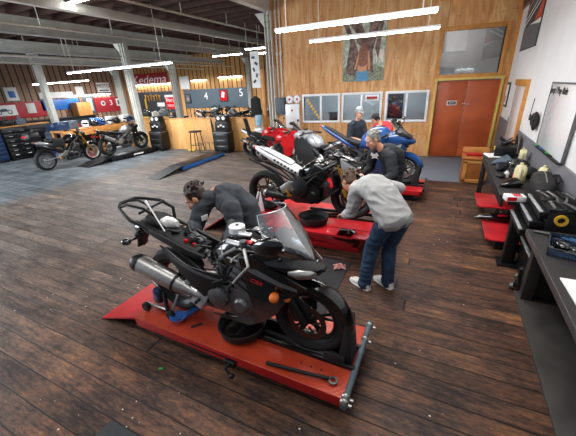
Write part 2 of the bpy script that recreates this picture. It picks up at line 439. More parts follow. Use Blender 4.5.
mk('picture_white', '#d7cfc0', .6)
mk('jug_blue', '#8fb4c8', .15, var=.1)
mk('office_grey', '#a4a9ae', .7, var=.05, scale=2)
mk('curtain', '#7a6f69', .8, col2='#5f5651', scale=3)
mk('text_white', '#f0f0ee', .5, var=.02)
mk('text_black', '#17181a', .5)
mk('text_red', '#c2202a', .5)
mk('concrete_green', '#7f8f5a', .7)
M['floor'] = floor_material()
M['plywood'] = plywood('plywood wall', '#bd7c42', '#d29b60', '#e2b784')
M['plywood_light'] = plywood('plywood partition', '#c78f50', '#d29c5c', '#dcab72', seam=1.22)
M['slats'] = slat_material('board wall', .34, '#a8753f', '#cf9a5c')
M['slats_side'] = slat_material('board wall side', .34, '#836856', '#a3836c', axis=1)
M['glass'] = glass_material('window glass', '#e2eaee', .03)
M['tub_blue'] = glass_material('clear blue plastic', '#8fb0d0', .06)
M['screen'] = glass_material('windscreen', '#eef2f4', .16)
M['tread'] = treadplate('red tread plate', '#c8472a', '#ab3520')
M['tread_red'] = treadplate('crimson tread plate', '#c8202a', '#b01822')

# ------------------------------------------------------------------ back wall frame
BA = R(6); BO = V((-.26, 9.96, 0))
def Bw(u, v=0., z=0.):
    return V((BO.x + u * math.cos(BA) - v * math.sin(BA), BO.y + u * math.sin(BA) + v * math.cos(BA), z))
def onB(o, u=0, v=0, z=0): o.location = Bw(u, v, z); o.rotation_euler = (0, 0, BA); return o

def holes(mb, u0, u1, z0, z1, th, hs, y0=0.):
    """a wall in the xz plane with rectangular openings, thickness th towards +y"""
    us = sorted({u0, u1} | {h[0] for h in hs} | {h[1] for h in hs}); zs = sorted({z0, z1} | {h[2] for h in hs} | {h[3] for h in hs})
    for a, b in zip(us, us[1:]):
        for c, d in zip(zs, zs[1:]):
            m, n = (a + b) / 2, (c + d) / 2
            if any(h[0] < m < h[1] and h[2] < n < h[3] for h in hs): continue
            mb.box(((a + b) / 2, y0 + th / 2, (c + d) / 2), (b - a, th, d - c))
    return mb
def frame(mb, u0, u1, z0, z1, w, y0, y1):
    for (a, b, c, d) in ((u0 - w, u0, z0 - w, z1 + w), (u1, u1 + w, z0 - w, z1 + w), (u0, u1, z0 - w, z0), (u0, u1, z1, z1 + w)):
        mb.box(((a + b) / 2, (y0 + y1) / 2, (c + d) / 2), (b - a, y1 - y0, d - c), .006)
    return mb

# ------------------------------------------------------------------ the shell
struct(MB().box((-8.5, 8, -.05), (35, 24, .1)).build('floor', M['floor'], smooth=False))
WINS = [(-3.87, -2.73), (-2.62, -1.5), (-1.36, -.26)]
ZW = (1.0, 1.79)
hs = [(a, b, ZW[0], ZW[1]) for a, b in WINS] + [(-.07, 1.42, 0, 2.03), (-.08, 1.32, 2.15, 3.2)]
w = holes(MB(), -4.98, 1.62, 0, 4.8, .12, hs).build('wall_back', M['plywood'], smooth=False); struct(onB(w))
# right wall, white over grey dado
o = MB().box((1.38, 4.2, 2.4), (.16, 12.6, 4.8)).build('wall_right', M['wall_white'], smooth=False); struct(o)
struct(MB().box((1.288, 4.15, .56), (.03, 12.3, 1.12), .004).build('trim_1', M['wainscot']))
# far workshop: far wall, side wall, roof
struct(MB().box((-13.5, 17.45, 2.1), (17.6, .2, 4.4)).build('wall_far', M['slats'], smooth=False))
struct(MB().box((-22.1, 9.6, 2.1), (.2, 15.9, 4.4)).build('wall_left', M['slats_side'], smooth=False))
struct(MB().box((-4.96, 13.5, 2.4), (.1, 7.8, 4.8)).build('wall_divider', M['office_grey'], smooth=False))
# roofs
m = MB(); m.box((-13.6, 10.0, 4.5), (17.2, 17.0, .08))
struct(m.build('ceiling', M['deck_wood'], smooth=False))
m = MB()
for i in range(28): m.box((-13.6, 2.0 + i * .58, 4.31), (17.0, .07, .3))
struct(m.build('trim_2', M['dark_wood'], smooth=False))
struct(MB().box((-1.75, 6.0, 4.86), (6.7, 10.6, .1)).build('ceiling_main', M['white_paint'], smooth=False))
# steel beams and columns
def column(x, y, top, label, rz=BA):
    m = MB()
    m.box((0, 0, top / 2), (.03, .22, top)); m.box((.1, 0, top / 2), (.02, .2, top)); m.box((-.1, 0, top / 2), (.02, .2, top))
    m.box((0, 0, .01), (.34, .34, .02))
    m.prism([(-.1, top - .75), (.1, top - .75), (.1, top), (-.42, top), (-.1, top - .42)], -.02, .02, 'xz')
    o = m.build('column', M['steel_paint']); o.location = (x, y, 0); o.rotation_euler = (0, 0, rz)
    p = MB()
    for k in range(6): p.box((-.05 + (k % 2) * .1, -.13, top - .1 - (k // 2) * .16), (.045, .02, .04), .004)
    q = p.build('plate', M['concrete_green'], o)
    return tag(o, label, 'column')
column(-5.12, 9.42, 4.1, 'pale grey steel column at the left end of the plywood wall')
column(-10.55, 8.6, 3.72, 'pale grey steel column beside the motorcycle on the black ramp')
column(-14.9, 7.95, 3.72, 'pale grey steel column on the far left behind the black toolboxes')
column(-10.8, 11.0, 3.2, 'thin grey column between the red sign board and the grey number board')
column(-15.2, 11.6, 3.2, 'thin grey column right of the number three board')
column(-10.9, 17.2, 3.7, 'grey column at the right end of the number five board', 0)
def ibeam(x, y0, y1, z0, z1, n):
    m = MB(); yc, ln = (y0 + y1) / 2, y1 - y0
    m.box((x, yc, (z0 + z1) / 2), (.07, ln, z1 - z0)); m.box((x, yc, z0 + .012), (.2, ln, .024)); m.box((x, yc, z1 - .012), (.2, ln, .024))
    struct(m.build(n, M['steel_paint'], smooth=False))
ibeam(-10.8, 2.2, 17.3, 3.72, 4.15, 'trim_3'); ibeam(-15.2, 2.2, 17.3, 3.72, 4.15, 'trim_4'); ibeam(-5.1, 2.2, 17.3, 4.1, 4.5, 'trim_5')
struct(MB().box((-8.2, 9.7, 4.0), (.16, 15, .2), .02).build('trim_6', M['white_paint']))
ibeam(-12.8, 3.0, 17.3, 3.5, 3.75, 'trim_7'); ibeam(-18.5, 4.0, 17.3, 3.6, 4.0, 'trim_8')
for (x, z, lb) in ((-6.6, 3.95, 'thin grey sprinkler pipe nearest the plywood wall'), (-9.4, 3.72, 'thin grey sprinkler pipe beside the middle steel beam'), (-12.0, 3.3, 'grey pipe hung under the steel beam over the motorcycles'), (-14.2, 3.3, 'grey pipe low under the roof on the far left')):
    m = MB().tube([(x, 2.4, z), (x, 17.2, z)], .03, 8); p = m.build('ceiling_pipe', M['pipe']); tag(p, lb, 'pipe')
    for k in range(7):
        yy = 3.4 + k * 2
        MB().tube([(x, yy, z + .02), (x, yy, 4.3)], .012, 6).build('hanger_rod', M['pipe'], p)
# half height plywood partition and its return
o = MB().box((-7.75, 0, .565), (5.6, .1, 1.13)).build('wall_partition', M['plywood_light'], smooth=False); struct(onB(o, 0, .1))
o = MB().box((-7.75, 0, 1.14), (5.62, .16, .03), .005).build('trim_9', M['light_wood']); struct(onB(o, 0, .1))
# office rooms behind the windows and the transom
o = MB().box((-2.0, 2.6, 1.6), (6.4, .1, 3.4)).build('wall_office', M['office_grey'], smooth=False); struct(onB(o))
o = MB().box((-2.0, 1.4, -.02), (6.2, 2.5, .04)).box((-2.0, 1.4, .75), (3.9, .7, .05)).build('floor_office', M['carpet_grey'], smooth=False); struct(onB(o))
o = MB().box((.62, 1.3, 2.6), (1.9, .06, 1.6)).build('wall_office', M['curtain'], smooth=False); struct(onB(o))
# windows
for i, (a, b) in enumerate(WINS):
    mid = (a + b) / 2
    f = frame(MB(), a + .03, b - .03, ZW[0] + .03, ZW[1] - .03, .06, -.04, .08); f.box((mid, .02, (ZW[0] + ZW[1]) / 2), (.06, .09, ZW[1] - ZW[0] - .08), .006)
    f = f.build('window_%d' % (i + 1), M['white_gloss']); struct(onB(f))
    MB().box((mid, .05, (ZW[0] + ZW[1]) / 2), (b - a - .08, .008, ZW[1] - ZW[0] - .08)).build('pane', M['glass'], f)
f = frame(MB(), -.06, 1.30, 2.17, 3.18, .1, -.035, .1).build('window_4', M['trim_wood']); struct(onB(f))
MB().box((.62, .05, 2.675), (1.36, .008, 1.0)).build('pane', M['glass'], f)
# double door
fr = MB(); fr.box((-.09, -.01, 1.03), (.045, .14, 2.06), .006).box((1.44, -.01, 1.03), (.05, .14, 2.06), .006).box((.675, -.01, 2.06), (1.62, .14, .06), .006)
fr = fr.build('trim_10', M['yellow_trim']); struct(onB(fr))
o = MB().box((1.55, -.03, 1.9), (.12, .05, 3.8), .006).box((.6, -.02, 3.9), (1.7, .03, .1)).build('trim_11', M['trim_wood']); struct(onB(o))
for i, (a, b) in enumerate(((-.06, .67), (.68, 1.41))):
    d = MB().box(((a + b) / 2, .06, 1.01), (b - a, .045, 2.0), .006).build('door_%d' % (i + 1), M['door_wood']); struct(onB(d))
    if i:
        m = MB().lathe([(0, -.075), (.02, -.072), (.03, -.055), (.026, -.035), (.012, -.03), (.012, .0), (.03, .002), (.03, .01)], (.74, .04, .96), 'y', 14)
        m.build('door_knob', M['chrome'], d)
        MB().box((.70, .03, 1.42), (.16, .03, .035), .008).build('latch', M['chrome'], d)
pl = MB().box((0, 0, 0), (.24, .012, .115), .03).build('door_sign', M['white_gloss']); onB(pl, .36, .02, 1.46); tag(pl, 'small black plaque with white rim on the left orange door leaf', 'sign')
MB().box((0, -.008, 0), (.2, .008, .08), .02).build('plaque_face', M['text_black'], pl)
text('lettering', 'OFFICE', .045, M['text_white'], pl, (0, -.014, 0), (R(90), 0, 0))
# right wall door with wood trim
d = MB().box((1.285, 8.02, .95), (.04, 1.05, 1.9), .006).build('door_3', M['white_gloss']); struct(d)
MB().box((1.255, 8.55, 1.2), (.02, .03, .12), .004).build('hinge', M['steel'], d)
struct(MB().box((1.275, 7.44, .97), (.06, .11, 1.94), .006).box((1.275, 8.02, 1.945), (.06, 1.26, .12), .006).build('trim_12', M['trim_wood']))

# ------------------------------------------------------------------ wall things
# forest picture
pr = MB().box((0, 0, 0), (1.16, .03, 1.46)).build('wall_picture', M['picture_sky']); onB(pr, -2.06, -.016, 2.85)
tag(pr, 'large painting of a woman in jeans among tree trunks on the plywood wall', 'painting')
def plate(poly, n, mt, d=.004, z=-.016):
    return MB().prism(poly, z - d, z, 'xz').build(n, mt, pr, smooth=False)
plate([(-.58, -.73), (.58, -.73), (.58, -.42), (.3, -.3), (0, -.38), (-.3, -.28), (-.58, -.36)], 'undergrowth', M['picture_leaf'], .003)
for po in ([(-.5, -.5), (-.22, -.6), (-.1, -.1), (-.28, .35), (-.45, .73), (-.58, .73), (-.38, .25), (-.44, -.1)], [(.05, -.4), (.3, -.55), (.24, 0), (.42, .73), (.15, .73), (.1, .35), (-.12, .62), (-.3, .73), (-.42, .73), (0, .2)], [(-.2, .25), (.02, .1), (.1, .3), (-.1, .73), (-.25, .73)], [(.3, .1), (.4, -.2), (.5, .73), (.42, .73)]):
    plate(po, 'tree_trunk', M['picture_bark'], .006)
plate([(.32, .02), (.55, .06), (.53, -.3), (.42, -.12), (.36, -.3)], 'pale_patch', M['picture_white'], .005)
plate([(-.22, -.3), (-.14, .02), (.08, .08), (.16, -.02), (.2, -.42), (.14, -.44), (.1, -.2), (.1, -.47), (-.14, -.47), (-.16, -.2), (-.2, -.42), (-.25, -.42)], 'figure', M['picture_skin'], .009)
plate([(-.15, -.3), (-.12, .1), (-.05, .22), (.03, .24), (.1, .14), (.13, -.28), (.02, -.36), (-.08, -.35)], 'long_hair', M['picture_hair'], .012)
plate([(-.17, -.47), (.14, -.47), (.17, -.73), (-.2, -.73)], 'jeans', M['picture_jeans'], .012)
# transom contents
o = MB().box((0, 0, 0), (.56, .02, .46), .004).build('paper_sheet', M['paper']); onB(o, .22, .035, 2.95); tag(o, 'white paper sheet taped inside the window above the orange doors', 'poster')
o = MB().box((0, 0, .07), (.34, .16, .14), .008).box((0, -.02, .15), (.36, .2, .02), .006).build('cardboard_box', M['dark_wood']); onB(o, .14, .19, 2.2); tag(o, 'brown box on the sill of the window above the doors', 'box')
m = MB()
for k in range(5): m.ball((-.16 + k * .08, 0, .06 + (k % 2) * .015), (.07, .07, .06), 10)
o = m.build('cloth_roll', M['paper']); onB(o, .58, .2, 2.18); tag(o, 'crumpled white cloth roll on the sill above the doors', 'cloth')
# window contents
o = MB().box((0, 0, 0), (.42, .012, .68)).build('window_poster', M['text_black']); onB(o, -1.1, .1, 1.4); tag(o, 'dark poster of motorcycles behind the rightmost white window', 'poster')
rr = random.Random(3)
for k in range(16):
    q = MB().box((rr.uniform(-.17, .17), -.01, -.29 + k * .037), (rr.uniform(.05, .14), .006, rr.uniform(.015, .035)), .003, rot=(0, rr.uniform(-.4, .4), 0))
    q.build('motif', M[rr.choice(['red', 'steel', 'white_paint', 'orange_lens', 'blue_dark', 'grey_plastic'])], o)
o = MB().box((0, 0, 0), (.4, .006, .17), .02).build('window_sticker', M['white_gloss']); onB(o, -1.77, .035, 1.66); tag(o, 'white and red sticker at the top of the middle window', 'sticker')
MB().box((0, -.006, 0), (.3, .006, .07), .02).build('band', M['red'], o); MB().box((-.05, -.006, -.06), (.2, .006, .02)).build('stripe', M['green'], o)
m = MB()
for k in range(7): m.box((-.22 + k * .06, 0, .25 - k * .085), (.06, .006, .075), .01, rot=(0, .5, 0))
o = m.build('window_decal', M['yellow']); onB(o, -3.52, .035, 1.38); tag(o, 'diagonal yellow lettering strip on the leftmost white window', 'sticker')
o = MB().box((0, 0, .12), (.3, .25, .24), .03).box((0, 0, .26), (.4, .18, .05), .02).build('desk_printer', M['black_plastic']); onB(o, -2.95, .4, .97); tag(o, 'black desktop machine seen behind the leftmost white window', 'machine')
# electrical gear
o = MB().box((0, 0, 0), (.3, .14, .5), .012).build('breaker_box', M['board_grey']); onB(o, -4.60, -.075, 1.5); tag(o, 'grey electrical box on plywood beside the pale column', 'electrical box')
MB().box((0, -.072, 0), (.26, .012, .46), .006).build('cover', M['board_grey'], o); MB().box((.1, -.08, 0), (.02, .02, .06), .004).build('latch', M['dull_steel'], o)
for u, lb in ((-4.66, 'left conduit pipe rising from the grey electrical box'), (-4.54, 'right conduit pipe rising from the grey electrical box')):
    o = MB().tube([(0, 0, 1.75), (0, 0, 4.75)], .022, 8).build('conduit', M['pipe']); onB(o, u, -.04); tag(o, lb, 'pipe')
    MB().box((0, 0, 3.0), (.07, .05, .09), .01).build('coupling', M['pipe'], o)
o = MB().box((0, 0, 0), (.46, .16, .74), .015).build('first_aid_cabinet', M['white_gloss']); onB(o, -4.2, -.085, 1.185); tag(o, 'white wall cabinet with a small red mark under two round boxes', 'cabinet')
MB().box((0, -.082, 0), (.42, .012, .7), .006).build('door', M['white_gloss'], o)
MB().lathe([(0, 0), (.03, 0), (.03, .008), (0, .008)], (0, -.094, .18), 'y', 16).build('red_mark', M['red'], o)
for u, lb in ((-4.31, 'left round white alarm box with a red dot'), (-4.06, 'right round white alarm box with a red dot')):
    o = MB().lathe([(0, 0), (.125, 0), (.125, -.06), (.11, -.09), (0, -.09)], (0, 0, 0), 'y', 22).build('alarm_box', M['white_gloss']); onB(o, u, -.005, 1.692); tag(o, lb, 'alarm')
    MB().ball((.01, -.09, 0), (.035, .02, .035), 12).build('red_button', M['red'], o)
# right wall items
wb = MB().box((0, 0, 0), (.02, 1.24, .84), .004).build('whiteboard', M['white_gloss']); place(wb, (1.268, 5.1, 1.555)); tag(wb, 'large whiteboard on the white right wall above the workbench', 'whiteboard')
MB().box((-.004, 0, .42), (.03, 1.26, .018), .004).build('top_rail', M['grey_plastic'], wb)
MB().box((-.02, .0, -.425), (.06, 1.24, .016), .004).build('marker_tray', M['dark_metal'], wb)
for y in (-.62, .62): MB().box((-.004, y, 0), (.026, .012, .84), .003).build('side_rail', M['dull_steel'], wb)
text('lettering', 'Joey / Pop Ride', .12, M['text_black'], wb, (-.016, .22, .33), (R(90), 0, R(-90)), shear=.2)
for k, (y, mt) in enumerate(((.55, 'green'), (.42, 'text_black'), (.3, 'blue_plastic'), (.1, 'text_black'), (-.06, 'green'), (-.25, 'text_black'))):
    o = MB().tube([(0, -.06, 0), (0, .03, 0), (0, .06, 0)], [.01, .01, .008], 8).build('marker_pen', M[mt]); place(o, (1.238, 5.1 + y * .9, 1.15)); tag(o, ['green marker nearest the door end of the whiteboard tray', 'black marker beside the end green marker on the tray', 'blue marker on the whiteboard tray', 'black marker midway along the whiteboard tray', 'green marker near the middle of the whiteboard tray', 'black marker at the near end of the whiteboard tray'][k], 'marker')
o = MB().box((0, 0, 0), (.02, .62, .56), .004).build('wall_sign', M['text_black']); o.scale = (1, .7, 1); place(o, (1.288, 9.72, 1.65)); tag(o, 'narrow black framed picture on the white wall next to the doors', 'picture')
MB().box((-.012, 0, 0), (.008, .4, .46)).build('print', M['paper'], o); MB().box((-.018, 0, -.1), (.006, .2, .14)).build('motif', M['rag_pink'], o)
o = MB().ball((0, 0, 0), (.04, .1, .14), 12).ball((-.02, .07, .02), (.03, .03, .1), 8).ball((-.02, -.05, .06), (.03, .04, .09), 8).build('hanging_gloves', M['black_matte']); place(o, (1.25, 6.12, 1.42)); tag(o, 'black gloves hung on the white wall left of the whiteboard', 'gloves')
o = MB().box((0, 0, 0), (.02, .07, .1), .008).tube([(-.005, 0, .05), (-.005, -.02, .2), (-.005, -.05, .3)], .005, 6).build('wall_switch', M['black_plastic']); place(o, (1.29, 6.72, 1.42)); tag(o, 'small black switch box with a cord on the white wall', 'switch')
# posters in the right hand corner
po = MB().box((0, 0, 0), (.012, 1.6, 1.3)).build('wall_poster', M['board_black']); place(po, (1.292, 8.5, 3.21)); tag(po, 'tall grey poster with red and white flashes on the white wall', 'poster')
MB().box((-.008, 0, -.42), (.006, 1.5, .42)).build('grey_field', M['grey_plastic'], po)
MB().prism([(-.2, -.16), (-.76, -.22), (-.78, .2)], -.014, -.009, 'yz').build('red_flash', M['red'], po)
MB().prism([(.2, -.2), (-.78, -.28), (-.78, -.2)], -.016, -.011, 'yz').build('white_flash', M['paper'], po)
for k in range(4): MB().prism([(.78, -.2 + k * .1), (-.4, .1 + k * .12), (-.4, .13 + k * .12), (.78, -.16 + k * .1)], -.013, -.009, 'yz').build('streak', M[('paper', 'steel_paint', 'grey_plastic', 'rag_pink')[k]], po)
po = MB().box((0, 0, 0), (.02, .8, .75)).build('corner_picture', M['picture_bark']); place(po, (1.288, 9.72, 3.85)); tag(po, 'dark brown picture high in the corner above the door', 'picture')
MB().box((-.012, 0, 0), (.008, .7, .65)).build('print', M['dark_wood'], po)

# ------------------------------------------------------------------ lights
def fixture(loc, ln, label, rz=0., drop=0., group=None):
    e = empty('tube_light', label, 'light', loc, rz, group)
    MB().prism([(-.05, .0), (-.025, .04), (.025, .04), (.05, 0)], -ln / 2, ln / 2, 'yz').build('housing', M['fixture'], e, smooth=False)
    for s in (-1, 1):
        MB().tube([(-ln / 2 + .02, s * .026, -.012), (ln / 2 - .02, s * .026, -.012)], .014, 10).build('tube', M['tube_light'], e)
    if drop:
        for s in (-1, 1): MB().tube([(s * ln * .42, 0, .035), (s * ln * .42, 0, drop)], .008, 6).build('hanger', M['pipe'], e)
    return e
fixture((-1.53, 5.35, 2.95), 2.5, 'nearer of the two long tube lights over the red lifts', 0, 1.85)
fixture((-1.58, 7.05, 2.95), 2.55, 'farther of the two long tube lights over the red lifts', 0, 1.85)
fixture((-9.45, 7.2, 2.83), 4.9, 'long tube light crossing in front of the middle grey column', R(-1), 1.4)
fixture((-14.9, 8.6, 2.65), 3.6, 'tube light at the far left edge over the red board', R(3), 1.6)
fixture((-14.85, 17.29, 2.68), 1.3, 'short tube light on the board wall above the number four')
fixture((-12.35, 17.29, 2.76), 1.75, 'tube light on the board wall above the number five')
fixture((-19.2, 17.2, 2.6), 4.0, 'tube light crossing below the red banner')
fixture((-21.9, 14.4, 2.12), 3.0, 'tube light in front of the framed sign on the side wall', R(90))
fixture((-9.0, 12.6, 3.45), 1.5, 'tube light under the steel beam in the far workshop', R(6), .7)
fixture((-6.3, 10.6, 3.35), .9, 'upper short tube light beside the pale end column', R(5), .8)
fixture((-6.2, 11.2, 3.25), .9, 'lower short tube light beside the pale end column', R(5), .9)
fixture((-8.0, 5.4, 4.05), 1.4, 'tube light high under the roof joists', 0, .2)
# ------------------------------------------------------------------ motorcycles
def wheel(root, name, x, z, r, wd, rim_mat, spokes=5, discs=(-1,), disc_r=.13, disc_mat=None, tread=None, ry=0., wire=False):
    """rim with hub and spokes; tyre and brake discs are its own pieces"""
    o = (x, 0, z); ri = r * .70
    m = MB()
    m.lathe([(ri, -wd * .36), (ri + .012, -wd * .42), (ri + .02, -wd * .36), (ri - .005, -wd * .2), (ri - .012, 0), (ri - .005, wd * .2), (ri + .02, wd * .36), (ri + .012, wd * .42), (ri, wd * .36), (ri - .022, wd * .2), (ri - .028, 0), (ri - .022, -wd * .2)], o, 'y', 36, closed=True)
    m.lathe([(0, -wd * .42), (.03, -wd * .42), (.045, -wd * .3), (.04, 0), (.045, wd * .3), (.03, wd * .42), (0, wd * .42)], o, 'y', 18)
    n = 18 if wire else spokes
    for k in range(n):
        a = 2 * PI * k / n + .3
        if wire:
            b = a + (.35 if k % 2 else -.35)
            m.tube([(x + .04 * math.cos(b), (.03 if k % 3 else -.03), z + .04 * math.sin(b)), (x + ri * math.cos(a), 0, z + ri * math.sin(a))], .004, 5); continue
        for s in (-1, 1):
            b = a + s * .16; c = a + s * .1
            m.tube([(x + .035 * math.cos(c), s * .008, z + .035 * math.sin(c)), (x + .1 * math.cos(a + s * .07), s * .006, z + .1 * math.sin(a + s * .07)), (x + (ri - .01) * math.cos(b), 0, z + (ri - .01) * math.sin(b))], [.016, .012, .011], 6)
    w = m.build(name, rim_mat, root)
    h = wd / 2
    prof = [(ri + .012, -h * .78), (ri + .03, -h * .95), (r * .86, -h), (r * .94, -h * .86), (r * .985, -h * .5), (r, 0), (r * .985, h * .5), (r * .94, h * .86), (r * .86, h), (ri + .03, h * .95), (ri + .012, h * .78), (ri + .005, 0)]
    t = MB().lathe(prof, o, 'y', 44, closed=True); t.build('tyre', M['rubber'], w)
    for s in discs:
        y = s * (wd * .5 + .012)
        d = MB().lathe([(disc_r * .72, y - .004), (disc_r, y - .004), (disc_r, y + .004), (disc_r * .72, y + .004)], o, 'y', 32, closed=True)
        for k in range(5):
            a = 2 * PI * k / 5
            d.tube([(x + .04 * math.cos(a), y, z + .04 * math.sin(a)), (x + disc_r * .74 * math.cos(a + .25), y, z + disc_r * .74 * math.sin(a + .25))], .009, 6)
        d.build('brake_disc', disc_mat or M['disc'], w)
    return w

def arc_fender(root, name, mat, x, z, r, hw, a0, a1, th=.008, n=14, side=.05):
    """mudguard shell around a wheel centre"""
    prof = [(-hw, -side), (-hw * .92, -.012), (-hw * .5, .008), (0, .014), (hw * .5, .008), (hw * .92, -.012), (hw, -side)]
    rings = []
    for i in range(n + 1):
        a = R(a0 + (a1 - a0) * i / n); k = 1 if 0 < i < n else .8
        out = [V((x + (r + q) * math.cos(a), p * k, z + (r + q) * math.sin(a))) for p, q in prof]
        inn = [V((x + (r + q - th) * math.cos(a), p * k * .97, z + (r + q - th) * math.sin(a))) for p, q in reversed(prof)]
        rings.append(out + inn)
    return MB().rings(rings).build(name, mat, root)

def engine(root, x, z, mat, cover, s=1., side=-1):
    m = MB()
    m.prism([(x - .2 * s, z - .06 * s), (x - .14 * s, z - .16 * s), (x + .1 * s, z - .18 * s), (x + .2 * s, z - .1 * s), (x + .2 * s, z + .0 * s), (x + .12 * s, z + .06 * s), (x - .14 * s, z + .07 * s)], -.15 * s, .15 * s, 'xz', .018)
    # inclined cylinder block with cooling ribs
    for k in range(6):
        q = k * .03 * s
        m.box((x + .1 * s + q * .55, 0, z + .08 * s + q * .84), (.2 * s, .32 * s - (k % 2) * .03, .022 * s), .006, rot=(0, R(28), 0))
    m.box((x + .2 * s, 0, z + .25 * s), (.2 * s, .3 * s, .07 * s), .015, rot=(0, R(28), 0))
    m.tube([(x - .05 * s, .1, z + .1 * s), (x - .05 * s, .1, z + .24 * s)], .035 * s, 10); m.tube([(x - .05 * s, -.1, z + .1 * s), (x - .05 * s, -.1, z + .24 * s)], .035 * s, 10)
    e = m.build('engine', mat, root)
    for sd in (-1, 1):
        y = sd * .15 * s
        c = MB()
        c.lathe([(0, y + sd * .045), (.06 * s, y + sd * .045), (.082 * s, y + sd * .03), (.088 * s, y)], (x - .08 * s, 0, z - .03 * s), 'y', 22)
        for k in range(6): c.ball((x - .08 * s + .082 * s * math.cos(k * PI / 3), y + sd * .02, z - .03 * s + .082 * s * math.sin(k * PI / 3)), .011, 6)
        c.build('clutch_cover', cover, e)
        c = MB().lathe([(0, y + sd * .03), (.042 * s, y + sd * .03), (.055 * s, y + sd * .015), (.058 * s, y)], (x + .1 * s, 0, z - .06 * s), 'y', 18)
        c.build('crank_cover', cover, e)
        h = MB()
        h.tube([(x + .02, y * 1.05, z + .02), (x + .06, y * 1.25, z + .1 * s), (x + .14, y * 1.2, z + .17 * s), (x + .2, y * .9, z + .2 * s)], .012, 8)
        h.tube([(x - .16, y * 1.05, z - .05), (x - .1, y * 1.2, z + .09 * s), (x, y * 1.15, z + .13 * s)], .009, 7)
        h.build('hose', M['black_matte'], e)
    return e

def moto(name, label, loc, rz=0., group=None, **o):
    """a road motorcycle facing +x; every dimension in metres from the midpoint between the tyre contacts"""
    g = o.get
    wb0, wb1, r = g('rear_x', -.65), g('front_x', .63), g('r', .30)
    body, dark = g('body', M['black_gloss']), g('dark', M['black_plastic'])
    root = empty(name, label, 'motorcycle', loc, rz, group)
    rim = g('rim', M['black_metal']); wire = g('wire', False)
    wheel(root, 'rear_wheel', wb0, r, r, g('rw', .15), rim, 5, (-1,), .1, g('disc_mat'), wire=wire)
    wheel(root, 'front_wheel', wb1, r, r, .11, g('frim', rim), 5, g('fdiscs', (-1, 1)), g('fdisc_r', .145), g('disc_mat'), wire=wire)
    hx, hz = g('head', (.36, .78))            # steering head
    fk = M[g('fork', 'black_metal')] if isinstance(g('fork', 'x'), str) and g('fork') else M['black_metal']
    for s in (-1, 1):
        y = s * .095
        f = MB().tube([(wb1 - .005, y, r), (wb1 + (hx - wb1) * .45, y, r + (hz - r) * .45)], .031, 12).tube([(wb1 + (hx - wb1) * .42, y, r + (hz - r) * .42), (hx - .01, y, hz + .09)], .024, 12)
        f.tube([(wb1 - .01, y - s * .02, r), (wb1 - .01, y + s * .03, r)], .02, 10)
        f = f.build('fork_leg', fk, root)
        MB().box((wb1 - .075, y * 1.02, r + .085), (.06, .05, .12), .014, rot=(0, R(-25), 0)).build('brake_caliper', M[g('caliper', 'dark_metal')], f)
    MB().box((hx + .02, 0, hz - .04), (.09, .25, .03), .01, rot=(0, R(20), 0)).box((hx - .01, 0, hz + .085), (.1, .25, .025), .01, rot=(0, R(20), 0)).tube([(hx + .02, 0, hz - .06), (hx - .02, 0, hz + .1)], .03, 12).build('fork_yoke', M['dark_metal'], root)
    # frame : twin spars, cradle and rear subframe
    fm = M[g('frame', 'black_metal')]
    m = MB()
    px, pz = g('pivot', (-.2, .4))
    for s in (-1, 1):
        m.tube([(hx, s * .04, hz), (hx - .16, s * .13, hz - .08), (hx - .4, s * .15, hz - .2), (px, s * .13, pz + .06), (px, s * .12, pz - .08)], [.034, .04, .042, .04, .03], 8, sq=.6)
        m.tube([(px + .02, s * .12, pz + .1), (-.5, s * .1, g('sub_z', .66)), (g('tail_x', -.86), s * .05, g('tail_z', .76))], .014, 8)
        m.tube([(px, s * .12, pz), (-.44, s * .1, g('sub_z', .66) - .06), (g('tail_x', -.86) + .12, s * .06, g('tail_z', .76) - .03)], .012, 8)
        if g('cradle'): m.tube([(hx + .02, s * .03, hz - .06), (hx + .05, s * .1, .45), (.2, s * .12, .22), (-.14, s * .12, .22), (px, s * .12, pz)], .016, 8)
    m.build('frame', fm, root)
    # swingarm
    m = MB()
    for s in (-1, 1): m.tube([(px, s * .1, pz), (-.4, s * .115, .36), (wb0, s * .115, r), (wb0 - .06, s * .115, r)], [.035, .03, .025, .022], 8, sq=.55)
    m.box((px - .08, 0, pz), (.07, .2, .06), .015); m.tube([(wb0, -.15, r), (wb0, .15, r)], .016, 10)
    sw = m.build('swingarm', M[g('swing', 'dark_metal')], root)
    c = MB().lathe([(.06, .095), (.085, .095), (.085, .102), (.06, .102)], (wb0, 0, r), 'y', 24, closed=True)
    c.tube([(wb0, .098, r + .085), (px, .098, pz + .04)], .009, 6).tube([(wb0, .098, r - .085), (px, .098, pz - .04)], .009, 6); c.build('chain', M['dull_steel'], sw)
    pts = [(px + .04, 0, pz + .1), (px - .1, 0, pz + .28)]
    m = MB().tube(pts, .022, 10)
    m.tube([(pts[0][0] + (pts[1][0] - pts[0][0]) * t / 40 + .036 * math.cos(t * .95) * .8, .036 * math.sin(t * .95), pts[0][2] + (pts[1][2] - pts[0][2]) * t / 40) for t in range(41)], .007, 6)
    m.build('shock_absorber', M[g('spring', 'dull_steel')], root)
    engine(root, g('eng', (.02, .4))[0], g('eng', (.02, .4))[1], M[g('engine', 'dark_metal')], M[g('cover', 'black_metal')], g('es', 1.))
    if g('radiator', True):
        m = MB().box((hx - .04, 0, .55), (.035, .3, .22), .008, rot=(0, R(-14), 0))
        for k in range(7): m.box((hx - .02, 0, .47 + k * .028), (.03, .27, .006), rot=(0, R(-14), 0))
        m.build('radiator', M['black_metal'], root)
    # exhaust headers and silencer (right side)
    m = MB()
    for y in (-.08, -.027, .027, .08): m.tube([(.2, y, .52), (.3, y, .44), (.27, y, .28), (.16, y * .7, .2), (0, y * .4 - .03, .19)], .018, 8)
    m.tube([(.05, -.03, .19), (-.14, -.07, .2), (-.26, -.16, .3)], .03, 10)
    m.build('exhaust_header', M[g('header', 'dull_steel')], root)
